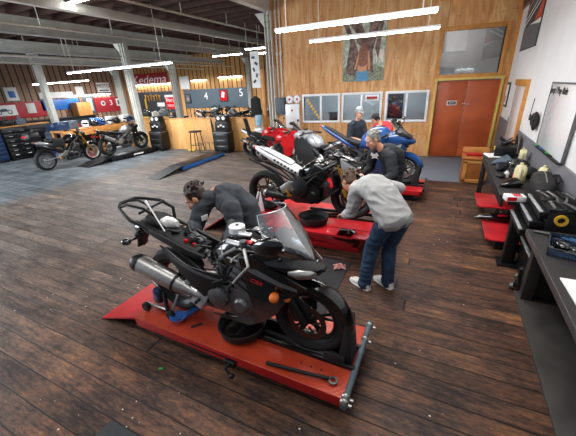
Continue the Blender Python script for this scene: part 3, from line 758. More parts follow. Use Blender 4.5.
    if g('silencer', True):
        e0, e1, er = g('exh', ((-.26, -.17, .34), (-.84, -.21, .56), .055))
        a, b = V(e0), V(e1); t = lambda k: a + (b - a) * k
        m = MB().tube([t(.0), t(.12), t(.32), t(.36), t(.9), t(.92)], [.03, .036, er * .92, er, er, er * .95], 18)
        ex = m.build('silencer', M[g('exh_mat', 'steel')], root)
        MB().tube([t(.89), t(.95), t(1.0)], [er * 1.04, er * 1.03, er * .72], 18).tube([t(.98), t(1.01)], [er * .5, er * .5], 12).build('end_cap', M[g('cap_mat', 'black_metal')], ex)
        MB().tube([t(.34), t(.37)], [er * 1.06, er * 1.06], 18).build('strap', M['dark_metal'], ex)
    # footpegs and brackets
    for s in (-1, 1):
        bk = MB().prism([(-.34, .42), (-.2, .52), (-.12, .5), (-.16, .38), (-.24, .31), (-.32, .34)], s * .155, s * .17, 'xz', .004).build('footpeg_bracket', M[g('bracket', 'steel')], root)
        MB().tube([(-.25, s * .17, .345), (-.25, s * .26, .345)], .013, 8).tube([(-.25, s * .19, .34), (-.12, s * .2, .32)], .008, 6).build('footpeg', M['dark_metal'], bk)
    # handlebar
    bx, bz, bw = g('bar', (hx - .1, hz + .12, .33))
    clip = g('clipons', True)
    if not clip:
        hb = MB().tube([(bx - .12, -bw, bz + .02), (bx - .02, -.2, bz + .04), (hx, -.06, hz + .11), (hx, .06, hz + .11), (bx - .02, .2, bz + .04), (bx - .12, bw, bz + .02)], .012, 8).build('handlebar', M['black_metal'], root)
    for s in (-1, 1):
        if clip: hb = MB().tube([(hx - .01, s * .1, hz + .07), (bx + .02, s * .2, bz), (bx - .05, s * bw, bz - .03)], .012, 8).build('handlebar', M['black_metal'], root)
        ex_, ez = (bx - .05, bz - .03) if clip else (bx - .12, bz + .02)
        MB().tube([(ex_ + .035, s * (bw - .12), ez + .012), (ex_, s * bw, ez), (ex_ - .004, s * (bw + .012), ez)], [.018, .019, .014], 10).build('grip', M[g('grip', 'rubber')], hb)
        MB().tube([(ex_ + .06, s * (bw - .14), ez + .01), (ex_ + .1, s * (bw - .11), ez + .005), (ex_ + .075, s * (bw - .02), ez - .01), (ex_ + .085, s * (bw + .01), ez - .012)], [.01, .008, .007, .007], 7).build('lever', M['steel'], hb)
        if g('reservoir', True): MB().lathe([(0, 0), (.025, 0), (.027, .045), (0, .047)], (ex_ + .08, s * (bw - .16), ez + .02), 'z', 12).build('fluid_reservoir', M['grey_plastic'], hb)
    for s in g('mirrors', (-1, 1)):
        mx_, my_, mz_ = g('mirror', (hx + .05, .33, hz + .3))
        q = MB().tube([(hx + .06, s * .12, hz + .14), (mx_ + .02, s * my_ * .75, mz_ - .05), (mx_, s * my_, mz_)], .008, 7).ball((mx_, s * my_, mz_), (.03, .075, .04), 12, rot=(0, 0, s * .25))
        q = q.build('mirror', M['black_gloss'], root)
        MB().ball((mx_ - .022, s * my_, mz_), (.012, .062, .032), 12, rot=(0, 0, s * .25)).build('mirror_glass', M['chrome'], q)
    # tank
    tk = g('tank', (-.1, .32, .62, .88, .16))
    if tk:
        x0, x1, zb, zt, hw = tk
        L_ = x1 - x0
        t = MB().loft([(x0, zb + .02, zb + .1, hw * .4, 2.2), (x0 + L_ * .12, zb, zb + (zt - zb) * .62, hw * .72, 2.4), (x0 + L_ * .4, zb - .02, zt - .02, hw * .98, 2.5), (x0 + L_ * .65, zb - .02, zt, hw, 2.5), (x0 + L_ * .88, zb + .02, zt - .02, hw * .9, 2.4), (x1, zb + .08, zt - .08, hw * .55, 2.2)], 24)
        t = t.build('fuel_tank', g('tank_mat', body), root)
        MB().lathe([(0, .012), (.036, .012), (.045, .004), (.046, -.01)], (x0 + L_ * .62, 0, zt), 'z', 20).build('filler_cap', M[g('capm', 'steel')], t)
    # seat and tail
    if g('seat', True):
        x0, x1, z0, z1 = g('seat', (-.5, -.06, .68, .62)) if g('seat', True) is not True else (-.5, -.06, .7, .64)
        st = MB().loft([(x0, z0 + .0, z0 + .06, .08, 2.6), (x0 + .08, z0 - .02, z0 + .075, .11, 2.8), ((x0 + x1) / 2, (z0 + z1) / 2 - .03, (z0 + z1) / 2 + .06, .13, 3), (x1 - .08, z1 - .03, z1 + .06, .115, 2.8), (x1, z1 - .01, z1 + .06, .07, 2.4)], 20)
        st.build('seat', M[g('seat_mat', 'black_matte')], root)
    tl = g('tail', None)
    if tl:
        x0, z0, x1, z1 = tl[:4]; dx, dz = x1 - x0, z1 - z0
        t = MB().loft([(x0, z0 - .008, z0 + .02, .035, 2.4), (x0 + dx * .15, z0 + dz * .15 - .04, z0 + dz * .15 + .045, .075, 2.6), (x0 + dx * .45, z0 + dz * .45 - .07, z0 + dz * .45 + .045, .11, 2.8), (x0 + dx * .8, z0 + dz * .8 - .08, z0 + dz * .8 + .02, .12, 2.8), (x1, z1 - .07, z1, .09, 2.6)], 20)
        t = t.build('tail_fairing', g('tail_mat', body), root)
        MB().box((x0 + .015, 0, z0), (.03, .1, .035), .01).build('tail_light', M['bright_red'], t)
        if g('pad'): MB().loft([(x0 + dx * .12, z0 + dz * .12 + .03, z0 + dz * .12 + .055, .05, 2.8), (x0 + dx * .3, z0 + dz * .3 + .03, z0 + dz * .3 + .07, .085, 3), (x0 + dx * .7, z0 + dz * .7 + .01, z0 + dz * .7 + .06, .095, 3), (x0 + dx * .78, z0 + dz * .78 + .01, z0 + dz * .78 + .045, .08, 3)], 18).build('pillion_pad', M[g('pad')], t)
    if g('plate', True):
        tx, tz = g('plate_at', (wb0 - .3, .58))
        p = MB().tube([(tx + .16, 0, tz + .16), (tx + .03, 0, tz + .04), (tx - .02, 0, tz - .08)], [.03, .025, .02], 8).box((tx - .03, 0, tz - .08), (.012, .15, .09), .004, rot=(0, R(20), 0)).build('plate_hanger', dark, root)
        for s in (-1, 1):
            q = MB().tube([(tx + .03, 0, tz + .02), (tx, s * .12, tz + .02)], .009, 6).ball((tx - .005, s * .15, tz + .02), (.03, .045, .022), 10).build('turn_signal', M[g('signal', 'orange_lens')], p)
    if g('hugger', True): arc_fender(root, 'rear_mudguard', dark, wb0, r, r + .015, .075, 40, 120)
    if g('front_fender', True): arc_fender(root, 'front_mudguard', g('fender_mat', body), wb1, r, r + .018, .062, *g('fender_arc', (10, 140)), side=.07)
    # fairing
    fa = g('fairing')
    if fa:
        nose = g('nose', (.74, .74)); zt = g('nose_top', .9)
        nx, nz = nose
        t = MB().loft([(hx - .05, hz - .06, zt - .02, .2, 2.6), (hx + .06, hz - .12, zt + .02, .205, 2.5), (hx + .2, nz - .08, zt - .01, .18, 2.4), (nx - .1, nz - .06, nz + .09, .13, 2.3), (nx - .03, nz - .04, nz + .045, .075, 2.1), (nx, nz - .015, nz + .02, .03, 2)], 24)
        t = t.build('nose_fairing', g('nose_mat', body), root)
        for s in (-1, 1):
            MB().loft([(nx - .19, nz - .005, nz + .055, .03, 2.2, s * .125), (nx - .11, nz - .025, nz + .045, .04, 2.2, s * .095), (nx - .02, nz - .02, nz + .01, .02, 2, s * .04)], 14).build('headlight', M[g('lamp', 'chrome')], t)
        yb = g('side_w', .2)
        def yf(x, z): return yb - .5 * max(0, x - .45) ** 2 - .35 * max(0, .5 - z) ** 1.5 - .12 * max(0, .1 - x)
        poly = g('side_poly', [(hx + .24, nz - .04), (hx + .3, nz - .12), (.5, .5), (.44, .34), (.3, .2), (-.1, .2), (-.16, .3), (.0, .36), (.06, .5), (.1, .66), (hx - .04, nz + .06)])
        m = MB().panel(poly, yf, .012, .05, True); sd = m.build('side_fairing', g('side_mat', body), root)
        if g('stripe'):
            def yg(x, z): return yf(x, z) + .004
            MB().panel(g('stripe_poly', [(.12, .66), (hx + .2, nz - .02), (hx + .18, nz - .08), (.14, .6)]), yg, .004, .05, True).build('stripe', M[g('stripe')], sd)
        if g('screen', True):
            sx0, sz0, sx1, sz1 = g('screen_pts', (hx + .3, nz + .07, hx + .02, zt + .24))
            rings = []; n = 9; k = 7
            vs = []; fs = []
            for i in range(k):
                t_ = i / (k - 1); x = sx0 + (sx1 - sx0) * t_; z = sz0 + (sz1 - sz0) * (t_ ** .85); w = .06 + .11 * math.sin(min(1, t_ * 1.25 + .12) * PI * .5) - .07 * t_ ** 4
                for j in range(n):
                    u = -1 + 2 * j / (n - 1); vs.append((x - .1 * u * u * (1 - .4 * t_), w * u * (1.12), z - .035 * u * u))
            for i in range(k - 1):
                for j in range(n - 1): a_ = i * n + j; fs.append((a_, a_ + 1, a_ + n + 1, a_ + n))
            b = len(vs); vs2 = [(x - .004, y, z - .003) for x, y, z in vs]; fs += [tuple(q + b for q in reversed(f)) for f in fs]
            ed = [j for j in range(n)] + [i * n + n - 1 for i in range(1, k)] + [(k - 1) * n + j for j in range(n - 2, -1, -1)] + [i * n for i in range(k - 2, 0, -1)]
            for p_, q_ in zip(ed, ed[1:] + ed[:1]): fs.append((p_, q_, q_ + b, p_ + b))
            MB().raw(vs + vs2, fs).build('windscreen', M['screen'], root)
    elif g('round_lamp', True):
        l = MB().lathe([(0, .06), (.06, .055), (.075, .03), (.07, -.02), (.03, -.08), (0, -.09)], (hx + .16, 0, hz + .02), 'x', 20).build('headlight_shell', dark, root)
        MB().lathe([(0, .068), (.04, .066), (.064, .055), (.064, .05)], (hx + .16, 0, hz + .02), 'x', 20).build('headlight', M['chrome'], l)
    if g('dash', True): MB().box((hx + .06, 0, hz + .16), (.05, .16, .07), .015, rot=(0, R(-35), 0)).build('instrument_panel', M['black_plastic'], root)
    return root
# ------------------------------------------------------------------ foreground black sport motorcycle on the near lift
LZ = .2
bk = moto('sport_motorcycle', 'black faired sport motorcycle with its seat off on the nearest red lift', (-1.34, 1.69, LZ), R(0),
    fdiscs=(-1,), disc_mat=M['rotor'], fdisc_r=.15, fork='black_metal', tank=None, seat=False, tail=None, plate=False, hugger=False,
    fairing=False, front_fender=False, mirrors=(), bar=(.15, .88, .28), head=(.38, .76), dash=False, frame='black_metal', engine='dull_steel', cover='dull_steel', frim=M['dark_metal'], grip='grey_plastic', es=1.15, eng=(.02, .45),
    exh=((-.24, -.19, .37), (-.9, -.235, .585), .075), exh_mat='steel', bracket='steel', round_lamp=False, tail_x=-.92, tail_z=.85, sub_z=.7, swing='steel', radiator=True, spring='dull_steel')
def part(mb, n, mt, p=None, **k): return mb.build(n, M[mt] if isinstance(mt, str) else mt, p or bk, **k)
# second exhaust heat shield, tail pieces
arc_fender(bk, 'rear_mudguard', M['black_plastic'], -.65, .3, .325, .085, 35, 150, side=.06)
arc_fender(bk, 'front_mudguard', M['black_gloss'], .63, .3, .32, .06, -5, 125, side=.05, n=20)
for s in (-1, 1): part(MB().prism([(.5, .46), (.56, .52), (.66, .46), (.65, .3), (.6, .3)], s * .07, s * .078, 'xz', .002), 'fork_cover', 'black_plastic')
# side cover below the seat
def ysp(x, z): return .175 + .05 * math.sin(max(0, min(1, (x + .6) / .7)) * PI) - .12 * max(0, .5 - z)
m = MB().panel([(-.62, .75), (-.5, .73), (-.3, .66), (-.1, .64), (.08, .62), (.02, .57), (-.08, .49), (-.14, .39), (-.18, .38), (-.3, .5), (-.48, .63)], ysp, .012, .05, True)
part(m, 'side_cover', 'black_plastic')
def ysp2(x, z): return ysp(x, z) + .004
part(MB().panel([(-.54, .725), (-.3, .655), (-.08, .605), (.05, .575), (-.1, .585), (-.34, .64)], ysp2, .005, .05, True), 'side_cover_trim', 'grey_plastic')
# tail frame: long tray, rear rack
m = MB().loft([(-.98, .8, .86, .05, 2.4), (-.86, .77, .875, .1, 3), (-.66, .72, .83, .115, 3.4), (-.46, .67, .77, .12, 3.4), (-.3, .63, .72, .12, 3.2)], 20)
tr = part(m, 'seat_tray', 'black_matte')
m = MB()
for s in (-1, 1): m.tube([(-.98, s * .06, .86), (-.84, s * .125, .885), (-.6, s * .135, .81), (-.34, s * .13, .73), (-.2, s * .12, .7)], .016, 8)
part(m, 'tray_rail', 'black_metal', tr)
part(MB().box((-.4, .03, .755), (.15, .09, .05), .01, rot=(0, R(16), 0)), 'battery', 'grey_plastic', tr)
for q in ((-.36, -.05, .745), (-.43, -.06, .77)): part(MB().box(q, (.035, .025, .035), .007), 'battery_terminal', 'bright_red', tr)
m = MB(); rr = random.Random(5)
for k in range(9):
    x = -.85 + k * .065; y = rr.uniform(-.08, .08)
    m.tube([(x, y, .88 - (x + .85) * .22), (x + .06, y + rr.uniform(-.05, .05), .9 - (x + .85) * .22), (x + .13, y * .4, .86 - (x + .85) * .22)], .007, 6)
part(m, 'wiring', 'black_plastic', tr)
m = MB()
for k in range(5): m.box((-.78 + k * .1, -.02 + (k % 2) * .05, .865 - k * .024), (.07, .06, .03), .008, rot=(0, R(15), k * .5))
part(m, 'relay_box', 'dark_metal', tr)
m = MB().loft([(-.9, .865, .9, .03, 2.2), (-.84, .87, .945, .08, 2.6), (-.74, .85, .93, .09, 2.6), (-.66, .83, .87, .05, 2.4)], 16)
part(m, 'pillion_cushion', 'black_matte', tr)
m = MB()
m.tube([(-.74, -.13, .85), (-.92, -.16, .92), (-1.06, -.14, 1.0), (-1.11, -.08, 1.02), (-1.11, .08, 1.02), (-1.06, .14, 1.0), (-.9, .17, .99), (-.74, .15, .95), (-.72, .13, .84)], .015, 8)
m.tube([(-1.08, -.11, 1.0), (-1.0, -.1, 1.03), (-.8, -.1, 1.02), (-.74, -.06, .95)], .012, 8)
m.tube([(-1.1, 0, 1.02), (-1.0, .02, 1.03), (-.84, .02, .98)], .011, 8); m.tube([(-.86, .17, .99), (-.84, -.12, .98)], .011, 8)
part(m, 'luggage_rack', 'black_metal')
# licence bracket, rear light and turn signals
m = MB().tube([(-.92, 0, .8), (-1.0, 0, .72), (-1.06, 0, .6)], [.05, .045, .03], 8).box((-1.05, 0, .63), (.02, .11, .09), .005, rot=(0, R(18), 0)).ball((-1.02, 0, .72), (.05, .09, .04), 12)
pl = part(m, 'licence_hanger', 'black_plastic')
part(MB().box((-1.085, 0, .62), (.014, .06, .04), .008), 'reflector', 'bright_red', pl)
part(MB().loft([(-1.06, .77, .81, .05, 2.4), (-1.0, .75, .84, .08, 2.6), (-.94, .76, .84, .08, 2.6)], 16), 'tail_light', 'black_gloss', pl)
for s in (-1, 1): part(MB().tube([(-1.0, 0, .7), (-1.03, s * .15, .7)], .01, 6).ball((-1.04, s * .17, .7), (.05, .04, .03), 10), 'turn_signal', 'black_gloss', pl)
# bare tank with white filler cap
m = MB().loft([(-.17, .64, .75, .09, 2.6), (-.08, .62, .83, .135, 2.8), (.05, .6, .92, .16, 2.8), (.18, .62, .925, .165, 2.6), (.3, .68, .88, .12, 2.4), (.34, .72, .82, .07, 2.2)], 24)
tk = part(m, 'fuel_tank', 'black_gloss')
part(MB().lathe([(0, .02), (.05, .02), (.062, .012), (.064, -.03)], (.05, 0, .945), 'z', 24), 'filler_cap', 'white_gloss', tk)
part(MB().lathe([(0, .003), (.012, .003), (.012, 0)], (.055, .0, .966), 'z', 10), 'cap_lock', 'dark_metal', tk)
m = MB().panel([(-.02, .84), (.1, .88), (.24, .86), (.28, .78), (.16, .76), (.0, .78)], lambda x, z: .172 - .55 * max(0, z - .76), .008, .04, True)
part(m, 'tank_flash', 'silver_paint', tk)
for q, d, e_ in (((.16, -.06, .935), (.1, .05, .02), (0, R(6), .3)), ((.2, .06, .93), (.07, .05, .02), (0, 0, 0)), ((.1, -.13, .89), (.12, .04, .02), (.5, R(4), 0))): part(MB().box(q, d, .008, rot=e_), 'tank_mount', 'silver_paint', tk)
for k in range(3): part(MB().loft([(-.78 + k * .05, .865 - k * .01, .9, .02, 2.2, -.03), (-.74 + k * .05, .86 - k * .012, .925, .05, 2.4, .0), (-.69 + k * .05, .855 - k * .012, .89, .02, 2.2, .03)], 10), 'tray_rag', ('rag_pink', 'paper', 'paper')[k], tr)  # pink and white rag lying on the tray
part(MB().tube([(-.62, -.09, .84), (-.76, -.06, 1.0), (-.82, -.05, 1.07)], [.006, .006, .012], 8), 'screwdriver', 'paper', tr)  # white screwdriver sticking up from the tray
part(MB().box((.22, -.1, .9), (.05, .03, .02), .006, rot=(.4, 0, 0)), 'red_connector', 'bright_red', tk)
m = MB()
for s in (-1, 1):
    m.tube([(.28, s * .07, .86), (.2, s * .14, .8), (.06, s * .15, .68), (.02, s * .14, .6)], .014, 8); m.tube([(.33, s * .06, .84), (.3, s * .14, .74), (.24, s * .15, .62)], .011, 8)
    m.tube([(.3, s * .09, .86), (.38, s * .13, .82), (.42, s * .1, .74)], .009, 7)
part(m, 'hose', 'black_matte')
part(MB().box((.2, 0, .62), (.26, .3, .16), .03).box((.0, 0, .6), (.2, .26, .12), .03), 'airbox', 'black_matte')
# upper fairing with dark inner shoulder, headlight, clear screen
m = MB().loft([(.3, .7, .84, .215, 2.8), (.4, .68, .91, .215, 2.6), (.52, .68, .9, .19, 2.4), (.63, .68, .84, .135, 2.2), (.71, .7, .79, .07, 2.1), (.745, .725, .765, .025, 2)], 28)
up_ = part(m, 'nose_fairing', 'black_gloss')
for s in (-1, 1):
    part(MB().loft([(.55, .745, .785, .016, 2.2, s * .165), (.61, .72, .79, .034, 2.2, s * .14), (.68, .71, .77, .032, 2, s * .09), (.71, .72, .75, .012, 2, s * .06)], 14), 'headlight', 'steel', up_)
def yfa(x, z): return .222 - .55 * max(0, x - .4) ** 2 - .5 * max(0, .5 - z) ** 1.5 - .1 * max(0, .2 - x)
fa = part(MB().panel([(.2, .83), (.34, .86), (.6, .73), (.68, .68), (.58, .6), (.5, .57), (.44, .56), (.34, .5), (.27, .45), (.25, .56), (.22, .7)], yfa, .012, .045, True), 'side_fairing', 'black_gloss')
part(MB().panel([(.22, .765), (.34, .775), (.62, .675), (.62, .655), (.34, .73)], lambda x, z: yfa(x, z) + .006, .006, .05, True), 'fairing_blade', 'grey_plastic', fa)
for s, rz_ in ((-1, 0), (1, PI)):
    t = text('lettering', 'CBR', .042, M['text_red'], fa, (.33, s * .232, .68), (R(90), R(11) * -s, rz_), .002, shear=.3, sx=1.25)
part(MB().panel([(.27, .43), (.5, .58), (.54, .56), (.44, .4), (.3, .26), (.16, .16), (-.1, .14), (-.2, .17), (.0, .2), (.16, .26)], lambda x, z: .19 - .5 * max(0, x - .35) ** 2 - .25 * max(0, .4 - z), .012, .045, True), 'belly_pan', 'brown_panel')
for s in (-1, 1):
    q = part(MB().tube([(.5, s * .18, .62), (.48, s * .24, .62)], .012, 8), 'signal_stalk', 'black_plastic')
    part(MB().ball((.485, s * .265, .622), (.034, .04, .034), 14), 'turn_signal', 'orange_lens', q)
    part(MB().ball((.53, s * .17, .555), (.026, .02, .026), 12), 'side_reflector', 'orange_lens', q)
# dashboard and cockpit
m = MB().box((.43, 0, .945), (.04, .17, .09), .015, rot=(0, R(-40), 0)).box((.38, 0, .88), (.12, .26, .03), .01)
part(m, 'instrument_panel', 'black_plastic')
part(MB().panel([(.24, .84), (.36, .9), (.48, .93), (.56, .87), (.44, .83)], lambda x, z: .205 - .6 * max(0, x - .42), .012, .04, True), 'cockpit_shoulder', 'black_plastic')
# screen : tall clear sheet
vs = []; fs = []; K, Nn = 9, 13
for i in range(K):
    t_ = i / (K - 1); x = .69 - .2 * t_ - .03 * t_ * t_; z = .80 + .36 * t_ ** .95; w_ = (.07 + .12 * math.sin(min(1, t_ * 1.5 + .1) * PI / 2)) * (1 - .42 * t_ ** 2.4)
    for j in range(Nn):
        u = -1 + 2 * j / (Nn - 1); vs.append((x - .2 * u * u * (1 - .3 * t_), w_ * 1.15 * math.sin(u * 1.25) / math.sin(1.25), z - .03 * u * u))
for i in range(K - 1):
    for j in range(Nn - 1): a_ = i * Nn + j; fs.append((a_, a_ + 1, a_ + Nn + 1, a_ + Nn))
b_ = len(vs); v2 = [(x - .005, y, z - .004) for x, y, z in vs]; fs += [tuple(q + b_ for q in reversed(f)) for f in fs]
ed = list(range(Nn)) + [i * Nn + Nn - 1 for i in range(1, K)] + [(K - 1) * Nn + j for j in range(Nn - 2, -1, -1)] + [i * Nn for i in range(K - 2, 0, -1)]
for p_, q_ in zip(ed, ed[1:] + ed[:1]): fs.append((p_, q_, q_ + b_, p_ + b_))
sc_ = part(MB().raw(vs + v2, fs), 'windscreen', M['screen'])
part(MB().tube([vs[q] for q in ed], .004, 6, closed=True), 'screen_edge', 'silver_paint', sc_)
# right mirror, folded outwards
m = MB().tube([(.5, -.14, .9), (.53, -.28, 1.0), (.5, -.33, 1.05)], .012, 8)
mi = part(m, 'mirror_stalk', 'black_plastic')
m = MB().loft([(.42, 1.02, 1.05, .012, 2, -.36), (.46, 1.0, 1.09, .03, 2.3, -.36), (.54, .995, 1.125, .035, 2.4, -.37), (.6, 1.03, 1.13, .025, 2.2, -.38), (.63, 1.07, 1.11, .01, 2, -.38)], 16)
part(m, 'mirror', 'black_gloss', mi)
part(MB().tube([(.24, -.2, .9), (.33, -.3, .84), (.27, -.36, .77), (.25, -.37, .74)], [.012, .011, .009, .009], 8), 'brake_lever', 'steel')
part(MB().prism([(-.36, .3), (-.2, .5), (-.12, .48), (-.18, .34), (-.26, .24)], -.21, -.19, 'xz', .006).prism([(-.56, .42), (-.3, .52), (-.3, .48), (-.5, .38)], -.2, -.185, 'xz', .005), 'heel_plate', 'silver_paint')
part(MB().tube([(-.6, -.14, .5), (-.46, -.15, .44), (-.34, -.16, .4)], .018, 8), 'exhaust_bracket', 'steel')

# ------------------------------------------------------------------ lift tables
def lift(label, loc, L_, W_, top, tread, ramp=True, scissor=False, rz=0., vise=True, rails=True, ramp_len=.5):
    """table along x from 0 to L, centre line y=0, deck surface at top"""
    e = empty('motorcycle_lift', label, 'lift', loc, rz)
    m = MB(); h = W_ / 2
    g0, g1, gh = L_ * .58, L_ * .97, .1
    for (a, b, c, d) in ((0, g0, -h, h), (g0, L_, -h, -gh), (g0, L_, gh, h)): m.box(((a + b) / 2, (c + d) / 2, top - .006), (b - a, d - c, .012), .002)
    dk = m.build('deck', tread, e, smooth=False)
    m = MB()
    for s in (-1, 1): m.box((L_ / 2, s * (h - .012), top - .05), (L_, .024, .085), .004)
    m.box((.012, 0, top - .05), (.024, W_, .08), .004); m.box((L_ - .02, 0, top - .05), (.04, W_, .08), .004)
    m.build('side_frame', M['red'], e)
    m = MB().box(((g0 + L_) / 2, 0, top - .075), (L_ - g0, gh * 2.1, .02), .003)
    for s in (-1, 1): m.box(((g0 + L_) / 2 - .1, s * (gh + .005), top + .01), (L_ - g0 + .2, .03, .04), .006)
    if rails: m.build('wheel_channel', M['black_metal'], e)
    if ramp:
        m = MB().prism([(-ramp_len, .0), (-ramp_len, .012), (0, top), (0, top - .02)], -h, h, 'xz')
        m.build('ramp', M['red'], e, smooth=False)
    if not scissor:
        m = MB().box((L_ / 2, 0, .03), (L_ * .94, W_ * .8, .06), .006)
        m.build('base_frame', M['black_metal'], e)
        for s in (-1, 1): MB().box((L_ / 2, s * W_ * .36, (top - .03) / 2 + .02), (L_ * .8, .04, top - .12), .006).build('scissor_arm', M['dark_metal'], e)
    else:
        m = MB()
        for s in (-1, 1): m.box((L_ * .5, s * (h - .12), .035), (L_ * .72, .08, .07), .006)
        m.box((L_ * .16, 0, .035), (.08, W_ - .2, .07), .006).box((L_ * .84, 0, .035), (.08, W_ - .2, .07), .006)
        m.build('base_frame', M['red'], e)
        for s in (-1, 1):
            for q in (-1, 1):
                a, b = V((L_ * .5 - q * L_ * .32, s * (h - .1 - .03 * (q > 0)), .07)), V((L_ * .5 + q * L_ * .32, s * (h - .1 - .03 * (q > 0)), top - .07))
                c = (a + b) / 2; ang = math.atan2(b.z - a.z, b.x - a.x)
                MB().box(c, ((b - a).length, .03, .09), .01, rot=(0, -ang, 0)).build('scissor_arm', M['lift_red'], e)
        MB().tube([(L_ * .3, 0, .1), (L_ * .5, 0, top * .5)], .035, 10).tube([(L_ * .5, 0, top * .5), (L_ * .68, 0, top - .08)], .02, 10).build('ram', M['black_metal'], e)
    return e
l1 = lift('nearest red lift table carrying the black faired motorcycle', (-2.34, 1.715, 0), 2.0, .7, LZ, M['tread'], True, ramp_len=.54)
m = MB().tube([(2.0, -.4, LZ - .01), (2.0, .4, LZ + .02)], .022, 12)
cb = m.build('end_bar', M['board_grey'], l1)
for y in (-.38, -.34, .2, .37): MB().ball((2.0, y, LZ + .012), (.032, .02, .032), 10).tube([(2.0, y, LZ), (2.05, y, LZ)], .012, 8).build('bolt', M['steel'], cb)
# wheel chock at the front tyre
m = MB().prism([(1.86, LZ), (2.0 - .03, LZ), (1.99 - .05, LZ + .36), (1.9, LZ + .37), (1.885, LZ + .18)], -.085, .085, 'xz', .012)
m.box((1.84, -.1, LZ + .05), (.16, .014, .07), .006).box((1.84, .1, LZ + .05), (.16, .014, .07), .006)
m.build('wheel_chock', M['black_matte'], l1)
for k in range(2): MB().box((.62 + k * .42, -.2, LZ + .0015), (.1, .03, .004), .012, rot=(0, 0, .9)).build('deck_slot', M['black_matte'], l1)
for k in range(3): MB().lathe([(0, 0), (.008, 0), (.008, .003), (0, .003)], (1.62 + k * .08, -.2, LZ), 'z', 8).build('deck_hole', M['black_matte'], l1)
m = MB().box((1.08, -.36, .12), (.1, .03, .05), .006).tube([(1.08, -.37, .12), (1.08, -.42, .12), (1.14, -.44, .1)], .012, 8).ball((1.15, -.44, .1), .022, 8)
m.build('release_latch', M['dark_metal'], l1)
MB().box((.9, -.345, LZ - .05), (.5, .012, .02), .003).build('side_step', M['black_metal'], l1)
l2 = lift('middle raised red lift table under the stripped black motorcycle', (-2.75, 3.86, 0), 2.25, .8, .38, M['tread_red'], True, True, R(2), ramp_len=.55)
m = MB().box((1.3, -.5, .36), (1.2, .22, .02), .004).box((1.3, -.6, .35), (1.2, .02, .03), .004).box((1.95, -.46, .36), (.5, .3, .02), .004); m.build('side_extension', M['tread_red'], l2)
m = MB().tube([(2.27, -.38, .4), (2.27, .38, .4)], .022, 10); m.build('end_bar', M['dark_metal'], l2)
l3 = lift('farthest red lift table under the blue sport motorcycle', (-2.6, 6.22, 0), 2.4, .8, .22, M['tread_red'], True, False, 0)
MB().prism([(2.16, .22), (2.3, .22), (2.3, .62), (2.25, .64)], -.1, .1, 'xz', .01).build('wheel_chock', M['black_matte'], l3)
MB().tube([(2.42, -.4, .24), (2.42, .4, .24)], .022, 10).build('end_bar', M['dark_metal'], l3)

# ------------------------------------------------------------------ second row of motorcycles
b2 = moto('naked_motorcycle', 'stripped black motorcycle with white tail on the middle red lift', (-1.63, 3.84, .38), R(3),
    rear_x=-.62, front_x=.65, r=.3, body=M['black_gloss'], fork='black_metal', caliper='gold', frame='black_metal', tank=(-.06, .36, .56, .8, .15), tank_mat=M['black_gloss'],
    seat=False, tail=(-.78, .93, -.02, .62), tail_mat=M['white_gloss'], pad='silver_paint', head=(.46, .78), round_lamp=False, disc_mat=M['rotor'], engine='dark_metal', cover='black_metal', es=1.12,
    exh=((-.22, -.17, .27), (-.58, -.2, .33), .055), exh_mat='black_metal', cap_mat='steel', plate=False, mirrors=(), hugger=False, bar=(.36, .86, .33), cradle=True, signal='orange_lens', rw=.17)
def p2(mb, n, mt, p=None): return mb.build(n, M[mt], p or b2)
p2(MB().loft([(.5, .72, .86, .1, 2.4), (.6, .68, .84, .11, 2.4), (.7, .66, .78, .08, 2.2), (.77, .68, .74, .03, 2)], 20), 'headlight_cowl', 'black_gloss')
for s in (-1, 1): p2(MB().prism([(.5, .84), (.72, .72), (.64, .62), (.52, .7)], s * .115, s * .125, 'xz', .003), 'cowl_wing', 'silver_paint')
p2(MB().loft([(.66, .69, .76, .03, 2.2, -.06), (.75, .68, .73, .02, 2, -.04)], 12).loft([(.66, .69, .76, .03, 2.2, .06), (.75, .68, .73, .02, 2, .04)], 12), 'headlight', 'chrome')
m = MB(); rr = random.Random(8)
for k in range(7): m.box((-.42 + k * .05, -.118, .78 - k * .026), (.03, .01, .03), .002, rot=(0, k * .7, 0))
p2(m, 'tail_graphic', 'text_black')
p2(MB().prism([(-.1, .28), (.06, .36), (.1, .5), (-.02, .6), (-.14, .5)], -.21, -.2, 'xz', .004), 'side_shield', 'black_plastic')
p2(MB().box((-.2, -.22, .36), (.03, .02, .1), .006, rot=(0, R(-35), 0)).box((-.18, -.21, .32), (.07, .02, .02), .004), 'gold_bracket', 'gold')
for s in (-1, 1): p2(MB().tube([(.56, s * .097, .52), (.47, s * .097, .76)], .03, 12), 'fork_tube', 'gold')
# paddock stand under it
st = MB().tube([(-.28, -.19, .3), (-.38, -.19, .02), (-.75, -.16, .06), (-.75, .16, .06), (-.38, .19, .02), (-.28, .19, .3)], .016, 8).prism([(-.32, 0), (-.2, 0), (-.25, .32)], -.2, -.185, 'xz', .003).build('paddock_stand', M['white_gloss'])
place(st, (-2.05, 3.86, .385), R(3)); tag(st, 'white tube paddock stand under the rear wheel on the middle lift', 'stand')
for s in (-1, 1): MB().lathe([(0, -.02), (.03, -.02), (.03, .02), (0, .02)], (-.4, s * .21, .03), 'y', 14).build('caster', M['rubber'], st)

